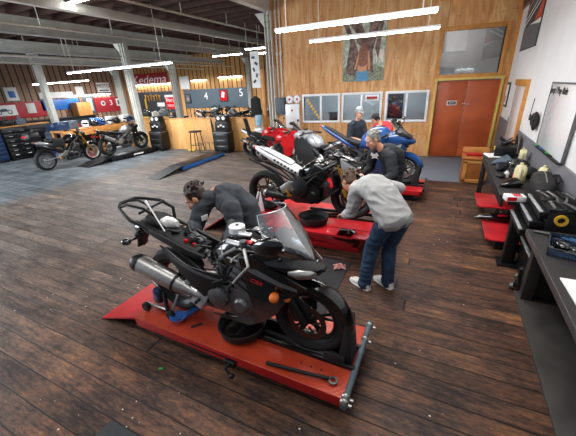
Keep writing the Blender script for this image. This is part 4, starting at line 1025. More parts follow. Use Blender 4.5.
b3 = moto('sport_motorcycle', 'blue sport motorcycle with open nose on the farthest red lift', (-1.27, 6.22, .22), R(0),
    rear_x=-.7, front_x=.7, r=.3, body=M['blue_gloss'], fork='gold', tank=(-.2, .36, .66, 1.1, .2), seat=(-.5, -.12, .8, .74), seat_mat='black_matte', tail=(-1.02, 1.08, -.3, .72), tail_mat=M['blue_gloss'], pad='black_matte',
    head=(.42, .84), fairing=True, nose=(.84, .82), nose_top=1.0, side_mat=M['blue_dark'], stripe='silver_paint', lamp='black_gloss', mirror=(.55, .36, 1.2), rim=M['dark_metal'], plate=False, fender_mat=M['blue_gloss'], exh=((-.26, -.17, .34), (-.8, -.2, .62), .055), exh_mat='dark_metal', bracket='dull_steel')
m = MB()
for s in (-1, 1): MB().box((.55, s * .1, .99), (.08, .06, .05), .012, rot=(0, .5, s * .4)).build('amber_lens', M['orange_lens'], b3)
MB().prism([(.42, .98), (.6, 1.0), (.78, .9), (.56, .93)], -.17, .17, 'xz', .01).build('cockpit_tray', M['black_plastic'], b3)

bs = moto('touring_motorcycle', 'silver faired motorcycle standing between the red motorcycle and the lifts', (-2.68, 7.2, 0), PI - .45,
    rear_x=-.66, front_x=.66, r=.3, body=M['silver_paint'], fairing=True, nose=(.9, .82), nose_top=.98, head=(.45, .82), side_mat=M['black_plastic'], tank=(-.08, .36, .62, .92, .16), tail=(-.8, .86, -.2, .66), screen=False, mirrors=(), plate=False, lamp='grey_plastic', pad='black_matte',
    side_poly=[(.8, .72), (.74, .5), (.6, .3), (.3, .2), (-.1, .2), (-.1, .34), (.0, .5), (.1, .66), (.4, .86), (.6, .84)])
bs.scale = (1.06, 1.06, 1.06)
br = moto('sport_motorcycle', 'bright red faired motorcycle parked in front of the white wall cabinet', (-4.22, 8.05, 0), R(8),
    rear_x=-.66, front_x=.66, r=.3, body=M['bright_red'], fairing=True, nose=(.78, .8), nose_top=.94, head=(.4, .8), tank=(-.14, .32, .62, .9, .17), seat=(-.54, -.1, .72, .66), tail=(-.98, .84, -.46, .68), tail_mat=M['black_gloss'], pad='black_matte', plate_at=(-.98, .62), mirror=(.46, .34, 1.16), stripe=None, lamp='black_gloss', side_poly=[(.74, .72), (.7, .56), (.5, .36), (.3, .22), (.12, .24), (.16, .46), (.06, .62), (.36, .84)])
MB().prism([(-.9, .76), (-.98, .8), (-1.08, 1.28), (-1.02, 1.25)], -.09, .09, 'xz', .01).build('rear_rack_bag', M['black_matte'], br)
br2 = moto('sport_motorcycle', 'red motorcycle at the back beside the pale column, half hidden', (-5.0, 8.72, 0), R(4),
    rear_x=-.64, front_x=.64, r=.3, body=M['bright_red'], fairing=True, nose=(.74, .8), nose_top=.92, head=(.38, .8), tank=(-.2, .28, .62, .94, .17), seat=(-.56, -.12, .72, .66), tail=(-.95, .84, -.46, .68), tail_mat=M['white_gloss'], pad='black_matte', plate=False, mirror=(.44, .34, 1.16), lamp='black_gloss')

# ------------------------------------------------------------------ far left motorcycles
b5 = moto('dual_sport_motorcycle', 'black upright motorcycle with gold forks and a black top case', (-10.95, 5.97, 0), R(90),
    rear_x=-.76, front_x=.74, r=.31, wire=True, rim=M['dull_steel'], frim=M['white_paint'], body=M['black_gloss'], fork='gold', swing='silver_paint', frame='black_metal', engine='dull_steel', cover='dark_metal', tank=(-.14, .34, .7, .98, .15), seat=(-.6, -.06, .8, .78), tail=(-.95, .86, -.4, .76), tail_mat=M['silver_paint'], head=(.42, .9), clipons=False, bar=(.38, 1.02, .4), mirrors=(), plate=False, exh=((-.3, -.17, .5), (-.86, -.2, .76), .05), exh_mat='dark_metal', disc_mat=M['disc'], cradle=True)
m = MB().loft([(-1.12, .98, 1.06, .1, 2.6), (-1.06, .94, 1.16, .18, 3), (-.9, .92, 1.2, .2, 3), (-.78, .93, 1.16, .18, 3), (-.74, .97, 1.08, .12, 2.6)], 22)
tc_ = m.build('top_case', M['black_plastic'], b5); MB().box((-1.11, 0, 1.06), (.03, .24, .05), .012).build('red_reflector', M['bright_red'], tc_)
for y in (-.22, .22): MB().box((-.35, y, .78), (.3, .14, .26), .04).build('saddlebag', M['black_matte'], b5)
b6 = moto('naked_motorcycle', 'black and silver naked motorcycle standing on the black ramp', (-10.15, 7.45, .17), R(88),
    rear_x=-.66, front_x=.68, r=.3, body=M['black_gloss'], tank=(-.1, .36, .62, .9, .16), tank_mat=M['dull_steel'], seat=(-.52, -.06, .72, .66), tail=(-.95, .86, -.4, .68), head=(.42, .82), clipons=False, bar=(.36, .96, .36), plate_at=(-1.0, .66), exh=((-.26, -.19, .36), (-.9, -.22, .7), .065), exh_mat='steel', cap_mat='dark_metal', signal='bright_red', mirrors=(), bracket='steel', engine='dull_steel')
# ------------------------------------------------------------------ people
from mathutils import noise as mnoise
def melt(mb, voxel, smooth=3, wrinkle=0., wscale=8., wdir=None):
    """union of closed pieces as one continuous skin"""
    bm = mb.bm; bmesh.ops.recalc_face_normals(bm, faces=bm.faces)
    me = bpy.data.meshes.new('tmp'); bm.to_mesh(me); bm.free()
    ob = bpy.data.objects.new('tmp', me); C.objects.link(ob)
    md = ob.modifiers.new('r', 'REMESH'); md.mode = 'VOXEL'; md.voxel_size = voxel; md.use_smooth_shade = True
    if smooth:
        s_ = ob.modifiers.new('s', 'SMOOTH'); s_.factor = .5; s_.iterations = smooth
    dg = bpy.context.evaluated_depsgraph_get(); dg.update()
    out = bpy.data.meshes.new_from_object(ob.evaluated_get(dg))
    bpy.data.objects.remove(ob); bpy.data.meshes.remove(me)
    if wrinkle:
        ns = [v.normal.copy() for v in out.vertices]
        for v, n in zip(out.vertices, ns):
            p = v.co * wscale
            a = mnoise.noise(V((p.x + 2.2 * mnoise.noise(p * .5), p.y, p.z * 1.6)))
            v.co += n * (wrinkle * (1 - 2.2 * abs(a)) * .8)
    out.polygons.foreach_set('use_smooth', [True] * len(out.polygons)); out.update()
    return out
def skin_obj(name, me, mat, parent):
    me.name = name; me.materials.clear(); me.materials.append(mat)
    o = bpy.data.objects.new(name, me); C.objects.link(o); o.parent = parent; return o
def limb(mb, pts, rs, seg=12):
    pts = [V(p) for p in pts]; P_, Q_ = [], []
    for i in range(len(pts) - 1):
        for k in range(4):
            t = k / 4; P_.append(pts[i].lerp(pts[i + 1], t)); Q_.append(rs[i] + (rs[i + 1] - rs[i]) * t)
    P_.append(pts[-1]); Q_.append(rs[-1])
    mb.tube(P_, Q_, seg)
    for p, r in zip(pts, rs): mb.ball(p, r, 12)
def trunk(mb, pts, right, rx, ry, seg=20):
    rings = []; n = len(pts); pts = [V(p) for p in pts]; right = [V(q) for q in right]
    for i in range(n):
        t = (pts[min(i + 1, n - 1)] - pts[max(i - 1, 0)]).normalized()
        a = right[i] - t * right[i].dot(t); a.normalize(); b = t.cross(a)
        for sc_, off in (((.55, -.8), (.85, -.45), (1, 0)) if i == 0 else ((1, 0), (.85, .45), (.55, .8)) if i == n - 1 else ((1, 0),)):
            c = pts[i] + t * off * min(rx[i], ry[i]) * .6
            rings.append([c + a * math.cos(2 * PI * k / seg) * rx[i] * sc_ + b * math.sin(2 * PI * k / seg) * ry[i] * sc_ for k in range(seg)])
    mb.rings(rings)
def basis(f, u):
    f = V(f).normalized(); u = V(u); r = f.cross(u).normalized(); u = r.cross(f)
    return Matrix(((r.x, f.x, u.x, 0), (r.y, f.y, u.y, 0), (r.z, f.z, u.z, 0), (0, 0, 0, 1)))
def sub(mb_src, mb_dst, X):
    t = mb_src.bm; t.verts.index_update(); t.verts.ensure_lookup_table()
    mb_dst.raw([v.co for v in t.verts], [[v.index for v in f.verts] for f in t.faces], X); t.free()
def hand_mb(curl=.5, side=1):
    """local: wrist at origin, fingers along +y, palm facing -z, thumb on +x*side"""
    m = MB()
    m.loft([(0, -.014, .014, .024, 2.4), (.03, -.014, .014, .036, 2.6), (.07, -.012, .012, .04, 2.6), (.088, -.01, .01, .038, 2.4)], 16)
    t = m.bm
    for v in t.verts: v.co = V((v.co.y, v.co.x, v.co.z))
    for k, (x, ln) in enumerate(((.03, .07), (.0105, .08), (-.0105, .074), (-.03, .058))):
        x *= side; p = V((x, .08, 0)); a = .15 + k * .04; pts = [V((x, .05, 0)), p.copy()]
        for seg_, w in ((.45, .6), (.32, 1.0), (.26, .9)):
            a += curl * w; p = p + V((x * .25 * ln, ln * seg_ * math.cos(a) * 1.35, -ln * seg_ * math.sin(a) * 1.35)); pts.append(p.copy())
        m.tube(pts, [.009, .0095, .0088, .008, .0068], 9); m.ball(pts[-1], .0068, 8)
    pts = [V((side * .018, .02, -.004)), V((side * .045, .045, -.012)), V((side * .06, .075, -.022 - .012 * curl)), V((side * .058, .1, -.034 - .02 * curl))]
    m.tube(pts, [.014, .012, .0105, .008], 9); m.ball(pts[-1], .008, 8)
    return m
def head_mb(s=1.):
    m = MB(); k = s
    m.ball((0, -.012 * k, .035 * k), (.075 * k, .095 * k, .092 * k), 20)
    m.ball((0, .022 * k, -.035 * k), (.06 * k, .07 * k, .075 * k), 18)
    m.ball((0, .062 * k, -.088 * k), (.028 * k, .024 * k, .022 * k), 12)
    m.ball((0, .045 * k, -.07 * k), (.045 * k, .04 * k, .035 * k), 12)
    m.tube([(0, .078 * k, .025 * k), (0, .096 * k, .0), (0, .112 * k, -.022 * k)], [.009 * k, .011 * k, .013 * k], 10); m.ball((0, .108 * k, -.024 * k), (.017 * k, .013 * k, .011 * k), 10)
    for q in (-1, 1):
        m.ball((q * .03 * k, .074 * k, .034 * k), (.024 * k, .016 * k, .01 * k), 10)
        m.ball((q * .04 * k, .06 * k, -.018 * k), (.026 * k, .024 * k, .022 * k), 10)
        m.ball((q * .077 * k, -.008 * k, -.002 * k), (.01 * k, .02 * k, .032 * k), 12)
    m.ball((0, .088 * k, -.052 * k), (.022 * k, .01 * k, .008 * k), 10)
    return m
def person(name, label, loc, J, skin, hair, top, bottom, shoe, hand_curl=.6, s=.94, top_name='sweatshirt', bottom_name='jeans', sleeves='long', belly=1., glove=None, cap=False, glasses=False, vox=.0055, hair_kind='short', wr=.008, hem=0.):
    root = empty(name, label, 'person', loc)
    O = V(loc); g = {k: (V(v) - O if k not in ('hf', 'hu', 'F', 'bow') and k[:3] not in ('hdR', 'hdL', 'pnR', 'pnL') else V(v)) for k, v in J.items() if k != 'floor'}
    F = g['F'].normalized(); Rr = F.cross(V((0, 0, 1))).normalized()          # Rr points to the person's right
    nk, hp, hd = g['neck'], g['hip'], g['head']
    mid = hp.lerp(nk, .5) + V(J.get('bow', (0, 0, .03))); che = hp.lerp(nk, .8) + V(J.get('bow', (0, 0, .03))) * .6
    sh = {'R': g['shR'], 'L': g['shL']}; hips = {'R': g.get('hipR', hp + Rr * .085), 'L': g.get('hipL', hp - Rr * .085)}
    shr = (sh['R'] - sh['L']).normalized()
    hb = basis(g['hf'], g['hu']); hx = Matrix.Translation(hd) @ hb
    # one continuous body
    b = MB()
    sub(head_mb(s), b, hx)
    limb(b, [nk - (hd - nk) * .15, nk, hd + (hb @ V((0, -.02, -.06))) * s], [.06 * s, .055 * s, .05 * s])
    trunk(b, [hp - (mid - hp).normalized() * .06, hp, mid, che, nk - (nk - che) * .25], [Rr, Rr, (Rr + shr) / 2, shr, shr], [.12 * s, .135 * s, .13 * s, .145 * s, .085 * s], [.085 * s, .095 * s, .095 * s * belly, .095 * s, .06 * s])
    for k, q in (('R', 1), ('L', -1)):
        e, h = g['el' + k], g['ha' + k]
        limb(b, [sh[k] + (nk - sh[k]) * .3, sh[k], e, h], [.04 * s, .046 * s, .04 * s, .027 * s])
        fd = V(J.get('hd' + k, (h - e))).normalized(); pn = V(J.get('pn' + k, (0, 0, 1)))
        if not glove: sub(hand_mb(hand_curl, -q), b, Matrix.Translation(h) @ basis(fd, pn) @ Matrix.Scale(s, 4))
        kn, an = g['kn' + k], g['an' + k]
        limb(b, [hips[k], kn, an], [.085 * s, .058 * s, .04 * s])
        to = g['to' + k]; limb(b, [an - V((0, 0, .03)), an.lerp(to, .6) - V((0, 0, .05)), to - V((0, 0, .0))], [.036 * s, .032 * s, .026 * s])
    body = skin_obj('body', melt(b, vox, 2), skin, root)
    # face pieces
    for q in (-1, 1):
        e = MB().ball((q * .031 * s, .0745 * s, .014 * s), .0125 * s, 12).build('eye', M['eye_white'], body, M=hx)
        MB().tube([(q * .016 * s, .089 * s, .04 * s), (q * .034 * s, .086 * s, .044 * s), (q * .05 * s, .074 * s, .038 * s)], [.004, .005, .003], 6).build('eyebrow', hair, body, M=hx)
        MB().ball((q * .031 * s, .0845 * s, .013 * s), (.0065 * s, .004 * s, .0065 * s), 10).build('iris', M['eye_dark'], body, M=hx)
    MB().tube([(-.022 * s, .088 * s, -.052 * s), (0, .0975 * s, -.051 * s), (.022 * s, .088 * s, -.052 * s)], [.003, .006, .003], 8).build('mouth', M['lip'], body, M=hx)
    # hair
    if not cap:
        h = MB(); rr = random.Random(len(label))
        h.ball((0, -.022 * s, .042 * s), (.082 * s, .095 * s, .095 * s), 20); h.ball((0, -.05 * s, -.005 * s), (.07 * s, .055 * s, .075 * s), 16)
        for k in range(90):
            a = rr.uniform(0, 2 * PI); el = rr.uniform(.05, 1.5)
            d = V((math.cos(a) * math.cos(el), math.sin(a) * math.cos(el), math.sin(el)))
            if d.y > .55 and d.z < .55: continue
            p = V((d.x * .083 * s, -.022 * s + d.y * .096 * s, .042 * s + d.z * .096 * s))
            sw = V((rr.uniform(-.3, .3), -.6 + rr.uniform(-.4, .3), rr.uniform(-.2, .35))) if hair_kind != 'fringe' else V((rr.uniform(-.4, .4), rr.uniform(-.3, .6), rr.uniform(-.1, .3)))
            ln = .035 if hair_kind == 'short' else .05
            h.tube([p, p + sw * ln * .5 + d * .006, p + sw * ln + d * .002], [.011 * s, .01 * s, .004 * s], 6)
        h2 = MB(); sub(h, h2, hx); skin_obj('hair', melt(h2, .0065, 1), hair, body)
    else:
        h = MB()
        h.ball((0, -.045 * s, .0), (.079 * s, .066 * s, .07 * s), 16)
        h2 = MB(); sub(h, h2, hx); skin_obj('hair', melt(h2, .007, 1), hair, body)
        c = MB().lathe([(0, .152 * s), (.03 * s, .15 * s), (.065 * s, .13 * s), (.086 * s, .095 * s), (.092 * s, .055 * s), (.09 * s, .05 * s), (0, .05 * s)], (0, -.012 * s, 0), 'z', 24)
        c.prism([(-.075 * s, .05 * s), (-.06 * s, .11 * s), (0, .155 * s), (.06 * s, .11 * s), (.075 * s, .05 * s)], .046 * s, .056 * s, 'xy', .003)
        c.build('cap', M['cap_grey'], body, M=hx)
    if glasses:
        m = MB()
        for q in (-1, 1):
            m.tube([(q * .031 * s + .022 * s * math.cos(a * PI / 6), .094 * s, .012 * s + .016 * s * math.sin(a * PI / 6)) for a in range(12)], .0022, 5, closed=True)
            m.tube([(q * .053 * s, .094 * s, .016 * s), (q * .078 * s, .05 * s, .014 * s), (q * .08 * s, -.01 * s, .01 * s)], .0022, 5)
        m.tube([(-.009 * s, .095 * s, .014 * s), (.009 * s, .095 * s, .014 * s)], .0022, 5)
        m.build('glasses', M['black_plastic'], body, M=hx)
    # trousers
    t = MB()
    trunk(t, [hp - (mid - hp).normalized() * .07, hp, hp.lerp(mid, .25)], [Rr, Rr, Rr], [.15 * s, .172 * s, .155 * s], [.112 * s, .122 * s, .11 * s])
    for k in 'RL':
        kn, an = g['kn' + k], g['an' + k]
        limb(t, [hips[k], hips[k].lerp(kn, .5), kn, kn.lerp(an, .5), an - V((0, 0, .035))], [.105 * s, .092 * s, .075 * s, .07 * s, .066 * s])
    skin_obj(bottom_name, melt(t, .011, 3, wr, 9), bottom, root)
    # upper garment
    t = MB()
    hb_ = hp - (mid - hp).normalized() * hem
    trunk(t, [hb_, hb_.lerp(mid, .5), mid, che, nk - (nk - che) * .22, nk - (nk - che) * .02], [Rr, Rr, (Rr + shr) / 2, shr, shr, shr], [.2 * s, .192 * s, .185 * s, .19 * s, .14 * s, .076 * s], [.152 * s, .145 * s, .135 * s * belly, .135 * s, .1 * s, .074 * s])
    for k in 'RL':
        e, h = g['el' + k], g['ha' + k]
        if sleeves == 'long': limb(t, [sh[k] + (nk - sh[k]) * .4, sh[k], sh[k].lerp(e, .55), e, e.lerp(h, .5), e.lerp(h, .9)], [.085 * s, .08 * s, .072 * s, .062 * s, .056 * s, .046 * s])
        else: limb(t, [sh[k] + (nk - sh[k]) * .4, sh[k], sh[k].lerp(e, .75)], [.085 * s, .082 * s, .072 * s])
    top_o = skin_obj(top_name, melt(t, .011, 3, wr * 1.2, 8), top, root)
    # shoes
    for k in 'RL':
        an, to = g['an' + k], g['to' + k]; d = (to - an); d.z = 0; L_ = d.length; d.normalize(); z0 = J['floor'] - O.z
        X = Matrix.Translation(V((an.x, an.y, z0))) @ basis(d, (0, 0, 1))
        m = MB(); m.loft([(-.07, .012, .075, .03, 2.4), (-.03, .01, .115, .042, 2.4), (.03, .01, .105, .044, 2.4), (.1, .01, .075, .046, 2.6), (L_, .01, .058, .042, 2.6), (L_ + .035, .014, .04, .022, 2.2)], 18)
        for v in m.bm.verts: v.co = V((v.co.y, v.co.x, v.co.z))
        so = m.build('shoe', shoe, root, M=X)
        m = MB(); m.loft([(-.075, .0, .02, .032, 2.6), (-.03, 0, .022, .046, 2.8), (.1, 0, .022, .05, 2.8), (L_, 0, .022, .045, 2.6), (L_ + .042, .002, .02, .022, 2.4)], 18)
        for v in m.bm.verts: v.co = V((v.co.y, v.co.x, v.co.z))
        m.build('sole', M['paper'] if shoe is M['shoe_white'] else M['rubber'], so, M=X)
    if glove:
        for k, q in (('R', 1), ('L', -1)):
            e, h = g['el' + k], g['ha' + k]; fd = V(J.get('hd' + k, (h - e))).normalized(); pn = V(J.get('pn' + k, (0, 0, 1)))
            m = MB(); sub(hand_mb(hand_curl, -q), m, Matrix.Translation(h) @ basis(fd, pn) @ Matrix.Scale(s * 1.08, 4))
            limb(m, [h - fd * .05, h], [.033 * s, .03 * s]); skin_obj('glove', melt(m, .004, 1), glove, root)
    return root, top_o, O

A, At, AO = person('person', 'person in grey sweatshirt and blue jeans bending over the middle red lift', (-.43, 2.95, 0), dict(
    neck=(-.70, 3.27, 1.08), hip=(-.335, 3.01, .83), head=(-.90, 3.37, 1.05), hf=(-.62, .35, -.7), hu=(-.55, .45, .7), F=(-.82, .57, 0), bow=(.03, -.02, .07),
    shR=(-.60, 3.40, 1.05), shL=(-.755, 3.13, 1.035), elR=(-.36, 3.52, .98), haR=(-.58, 3.66, .82), elL=(-.80, 3.16, .77), haL=(-.93, 3.34, .64),
    hipR=(-.27, 3.07, .82), hipL=(-.385, 2.94, .82), knR=(-.36, 3.09, .47), knL=(-.52, 2.97, .48), anR=(-.335, 3.0, .09), anL=(-.56, 2.88, .09), toR=(-.46, 3.09, .04), toL=(-.70, 2.96, .04), floor=0, hdL=(-.75, .6, -.2)),
    M['skin'], M['hair_mid'], M['sweat_grey'], M['jeans'], M['shoe_white'], hem=.05, wr=.012, s=.98)
Bm, Bt, BO_ = person('person', 'person in dark sweatshirt and gloves leaning over the nearest motorcycle', (-1.66, 2.5, 0), dict(
    neck=(-1.92, 2.26, 1.17), hip=(-1.62, 2.36, .70), head=(-2.06, 2.13, 1.135), hf=(-.62, -.4, -.62), hu=(-.55, -.2, .75), F=(-.5, -.87, 0), bow=(.06, .06, .04),
    shR=(-2.0, 2.14, 1.08), shL=(-1.67, 2.14, 1.08), elR=(-2.03, 2.0, .86), haR=(-1.86, 1.80, .985), elL=(-1.56, 2.06, .86), haL=(-1.5, 1.88, 1.02),
    knR=(-1.86, 2.2, .42), knL=(-1.6, 2.16, .42), anR=(-1.76, 2.42, .1), anL=(-1.5, 2.38, .1), toR=(-1.85, 2.27, .04), toL=(-1.58, 2.22, .04), floor=0, hdR=(.45, -.35, -.5), hdL=(.2, -.6, -.4)),
    M['skin'], M['hair_brown'], M['sweat_dark'], M['jeans_dark'], M['black_matte'], glove=M['glove'], hair_kind='long', wr=.009, belly=1.1, s=1.1)
Cm, Ct, CO = person('person', 'grey haired person with glasses in black t-shirt between the red lifts', (-.62, 5.1, 0), dict(
    neck=(-.82, 4.95, 1.12), hip=(-.64, 5.12, .80), head=(-.95, 4.88, 1.275), hf=(-.7, -.5, -.45), hu=(-.4, -.2, .85), F=(-.75, -.66, 0), bow=(.05, .04, .03),
    shR=(-.975, 5.08, 1.03), shL=(-.66, 4.80, 1.03), elR=(-1.02, 5.14, .78), haR=(-1.1, 4.93, .72), elL=(-.58, 4.66, .8), haL=(-.78, 4.5, .7),
    knR=(-.76, 5.12, .45), knL=(-.6, 4.98, .45), anR=(-.72, 5.18, .09), anL=(-.55, 5.06, .09), toR=(-.84, 5.08, .04), toL=(-.66, 4.95, .04), floor=0),
    M['skin_pale'], M['hair_grey'], M['tee_black'], M['jeans_dark'], M['black_matte'], glasses=True, top_name='t_shirt', sleeves='long', vox=.007, belly=1.25, s=1.1)
Dm, Dt, DO = person('person', 'person in grey cap and dark shirt standing behind the blue motorcycle', (-1.72, 7.12, 0), dict(
    neck=(-1.74, 7.05, 1.3), hip=(-1.74, 7.14, .84), head=(-1.70, 7.0, 1.475), hf=(.62, -.7, -.15), hu=(0, 0, 1), F=(.75, -.66, 0),
    shR=(-1.86, 6.94, 1.22), shL=(-1.66, 7.16, 1.24), elR=(-1.86, 6.86, .97), haR=(-1.68, 6.76, .97), elL=(-1.56, 7.1, 1.0), haL=(-1.44, 6.96, 1.0),
    knR=(-1.82, 7.1, .45), knL=(-1.64, 7.12, .45), anR=(-1.82, 7.15, .09), anL=(-1.64, 7.17, .09), toR=(-1.79, 7.0, .04), toL=(-1.6, 7.02, .04), floor=0),
    M['skin_pale'], M['hair_brown'], M['tee_navy'], M['jeans_dark'], M['black_matte'], top_name='t_shirt', sleeves='short', cap=True, vox=.008)
Em, Et, EO = person('person', 'dark haired person in red shirt bending behind the blue motorcycle nose', (-1.15, 7.3, 0), dict(
    neck=(-1.24, 7.17, 1.22), hip=(-1.1, 7.42, .86), head=(-1.36, 7.13, 1.33), hf=(-.5, -.5, -.7), hu=(-.3, -.5, .7), F=(-.4, -.9, 0), bow=(0, .02, .05),
    shR=(-1.38, 7.14, 1.14), shL=(-1.07, 7.1, 1.16), elR=(-1.4, 6.98, .94), haR=(-1.3, 6.8, .95), elL=(-1.0, 6.92, .98), haL=(-.95, 6.68, 1.0),
    knR=(-1.2, 7.38, .46), knL=(-1.02, 7.34, .46), anR=(-1.18, 7.44, .09), anL=(-1.0, 7.4, .09), toR=(-1.22, 7.3, .04), toL=(-1.05, 7.26, .04), floor=0),
    M['skin_pale'], M['hair_black'], M['tee_red'], M['jeans_dark'], M['black_matte'], top_name='t_shirt', sleeves='short', vox=.008)
# prints on the clothes: small patches laid on the cloth
def patch(top, O, p, n, size, mat, nm, poly=None):
    dgm = top.data; p = V(p) - O
    best = min(dgm.vertices, key=lambda v: (v.co - p).length); nn = best.normal
    X = Matrix.Translation(best.co + nn * .006) @ basis(-nn, (0, 0, 1))
    m = MB()
    if poly: m.prism([(a * size, b * size) for a, b in poly], -.003, .004, 'xz')
    else: m.lathe([(0, -.003), (size, -.003), (size, .004), (0, .004)], (0, 0, 0), 'y', 16)
    m.build(nm, mat, top, M=X)
patch(Bt, BO_, (-1.82, 2.02, .98), None, .034, M['text_white'], 'chest_print', [(-1, -.7), (1, -.7), (1, .7), (-1, .7)])
patch(Bt, BO_, (-1.6, 2.0, .98), None, .026, M['paper'], 'sleeve_patch')
patch(Ct, CO, (-.95, 4.83, .98), None, .07, M['text_white'], 'shirt_print', [(-1, 0), (-.7, .8), (0, .35), (.6, .9), (1, .1), (.5, -.2), (.8, -.8), (0, -.5), (-.8, -.8), (-.5, -.1)])
# ------------------------------------------------------------------ floor things
def T(mb, n, mt, loc, label, cat, rz=0., group=None, **k):
    o = mb.build(n, M[mt] if isinstance(mt, str) else mt, None, **k); place(o, loc, rz); return tag(o, label, cat, group)
def Ch(mb, n, mt, p, **k): return mb.build(n, M[mt] if isinstance(mt, str) else mt, p, **k)
T(MB().box((0, 0, .006), (.62, 1.2, .012), .004), 'floor_mat', 'mat_dark', (-1.13, 2.72, 0), 'dark rubber mat on the planks behind the nearest motorcycle', 'mat')
T(MB().box((0, 0, .006), (.9, .66, .012), .004), 'floor_mat', 'mat_dark', (-1.37, .37, 0), 'dark mat at the bottom edge of the floor in front of the lift', 'mat')
T(MB().box((0, 0, .005), (2.1, 2.5, .01), .003), 'carpet', 'carpet_grey', (.17, 8.6, 0), 'grey carpet on the floor in front of the orange doors', 'carpet', R(2))
T(MB().box((0, 0, .012), (.4, 3.3, .024), .004), 'floor_board', 'slab_dark', (1.09, 1.75, 0), 'dark worn board lying under the near workbench', 'board')
m = MB(); rr = random.Random(4)
for k in range(8): m.loft([(-.06, -.004, .012 + rr.uniform(0, .02), .015, 2.2), (0, -.004, .03 + rr.uniform(0, .015), .03, 2.2), (.06, -.004, .01, .012, 2.2)], 10) if k == 0 else m.tube([(rr.uniform(-.1, .1), rr.uniform(-.06, .06), .012), (rr.uniform(-.04, .04), rr.uniform(-.03, .03), .035), (rr.uniform(-.1, .1), rr.uniform(-.06, .06), .012)], [.012, .024, .01], 8)
T(m, 'cleaning_rag', 'rag_pink', (-.93, 3.14, .014), 'pink rag crumpled on the dark mat beside the grey sweatshirt person', 'rag', R(25))
def drain_pan(loc, label):
    e = empty('drain_pan', label, 'pan', loc)
    Ch(MB().lathe([(0, .004), (.15, .004), (.175, .03), (.19, .085), (.2, .09), (.2, .08), (.185, .02), (.16, 0), (0, 0)], (0, 0, 0), 'z', 30), 'bowl', 'black_matte', e)
    Ch(MB().lathe([(.192, .083), (.204, .083), (.204, .096), (.192, .096)], (0, 0, 0), 'z', 30, closed=True), 'rim', 'black_plastic', e)
    Ch(MB().lathe([(0, .03), (.172, .03), (.172, .028), (0, .028)], (0, 0, 0), 'z', 26), 'old_oil', 'black_gloss', e)
    return e
drain_pan((-1.31, 1.63, LZ + .002), 'black oil drain pan on the nearest red lift under the engine')
drain_pan((-1.42, 3.56, .385), 'black oil drain pan on the middle red lift')
m = MB().tube([(0, 0, .02), (.3, 0, .03), (.47, .01, .03)], [.014, .013, .013], 10)
for k, (x, y, mt, rz_, lb) in enumerate(((.86, 4.55, 'black_gloss', .4, 'small glossy black cover at the front of the far workbench near the steel post'), (.84, 5.4, 'dark_metal', 1.2, 'dark bracket lump at the front edge of the far workbench'), (1.1, 5.5, 'black_plastic', 2.0, 'matt black cover by the wall side of the far workbench'), (.88, 5.75, 'board_grey', .2, 'grey blue cover piece toward the far end of the workbench'), (1.13, 5.76, 'black_gloss', 2.6, 'glossy black curved cover beside the upright cream jug'))):
    T(MB().loft([(-.13, 0, .04, .02, 2.2), (-.05, 0, .09, .07, 2.3), (.05, 0, .11, .09, 2.4), (.13, .01, .05, .03, 2.2)], 14), 'engine_cover', mt, (x, y, .805), lb, 'part', rz_)
bar = T(m, 'pry_bar', 'black_metal', (-.95, 1.40, LZ), 'long black bar with a ring end lying on the nearest red lift', 'tool', R(5))
Ch(MB().lathe([(.02, -.008), (.034, -.008), (.034, .008), (.02, .008)], (.5, .01, .02), 'z', 18, closed=True), 'ring', 'dull_steel', bar)
m = MB().lathe([(.02, 0), (.07, .05), (.075, .055), (.068, .055), (.018, .006)], (0, 0, .01), 'z', 20, closed=True)
fn = T(m, 'oil_funnel', 'blue_plastic', (-1.9, 1.49, LZ), 'blue plastic funnel with a long spout on the nearest red lift', 'funnel', R(60))
Ch(MB().tube([(.05, 0, .04), (.16, 0, .06), (.34, 0, .085)], [.03, .022, .014], 12), 'spout', 'blue_plastic', fn)
e = empty('rear_stand', 'rear wheel stand with a silver bar and blue jack on the nearest lift', 'stand', (-2.1, 1.58, LZ))
Ch(MB().tube([(-.24, -.06, .05), (-.06, -.05, .05), (.1, -.06, .06), (.12, .04, .2)], .016, 10), 'tube_frame', 'steel', e)
Ch(MB().box((-.16, .06, .1), (.1, .12, .16), .02, rot=(0, .2, 0)).box((-.16, .02, .13), (.07, .05, .08), .015), 'jack_body', 'blue_dark', e)
Ch(MB().tube([(-.2, .1, .12), (-.36, .16, .13)], .02, 10), 'handle', 'brown_panel', e)
Ch(MB().tube([(.0, -.02, .22), (.08, -.09, .04)], .018, 8), 'leg', 'dark_metal', e)
for x in (.11, -.2): Ch(MB().lathe([(0, -.02), (.04, -.02), (.045, 0), (.04, .02), (0, .02)], (x, -.09, .045), 'y', 18), 'caster', 'rubber', e)
T(MB().loft([(-.06, 0, .02, .02, 2), (0, 0, .03, .035, 2), (.06, 0, .015, .015, 2)], 10), 'cleaning_rag', 'rag_pink', (-.72, 1.9, LZ), 'pink rag on the nearest red lift behind the front wheel', 'rag', .6)
T(MB().box((0, 0, .004), (.04, .02, .008), .002), 'tape_scrap', 'green', (-1.83, 1.16, 0), 'small green tape scrap on the floor before the nearest lift', 'scrap', .4)
m = MB().tube([(0, 0, .015), (.14, .05, .018), (.22, .02, .015)], .014, 8).tube([(.1, .05, .02), (.16, -.05, .02)], .01, 8)
T(m, 'impact_wrench', 'dull_steel', (-1.02, 3.42, .385), 'steel wrench lying on the near side of the middle red lift', 'tool', R(-12))

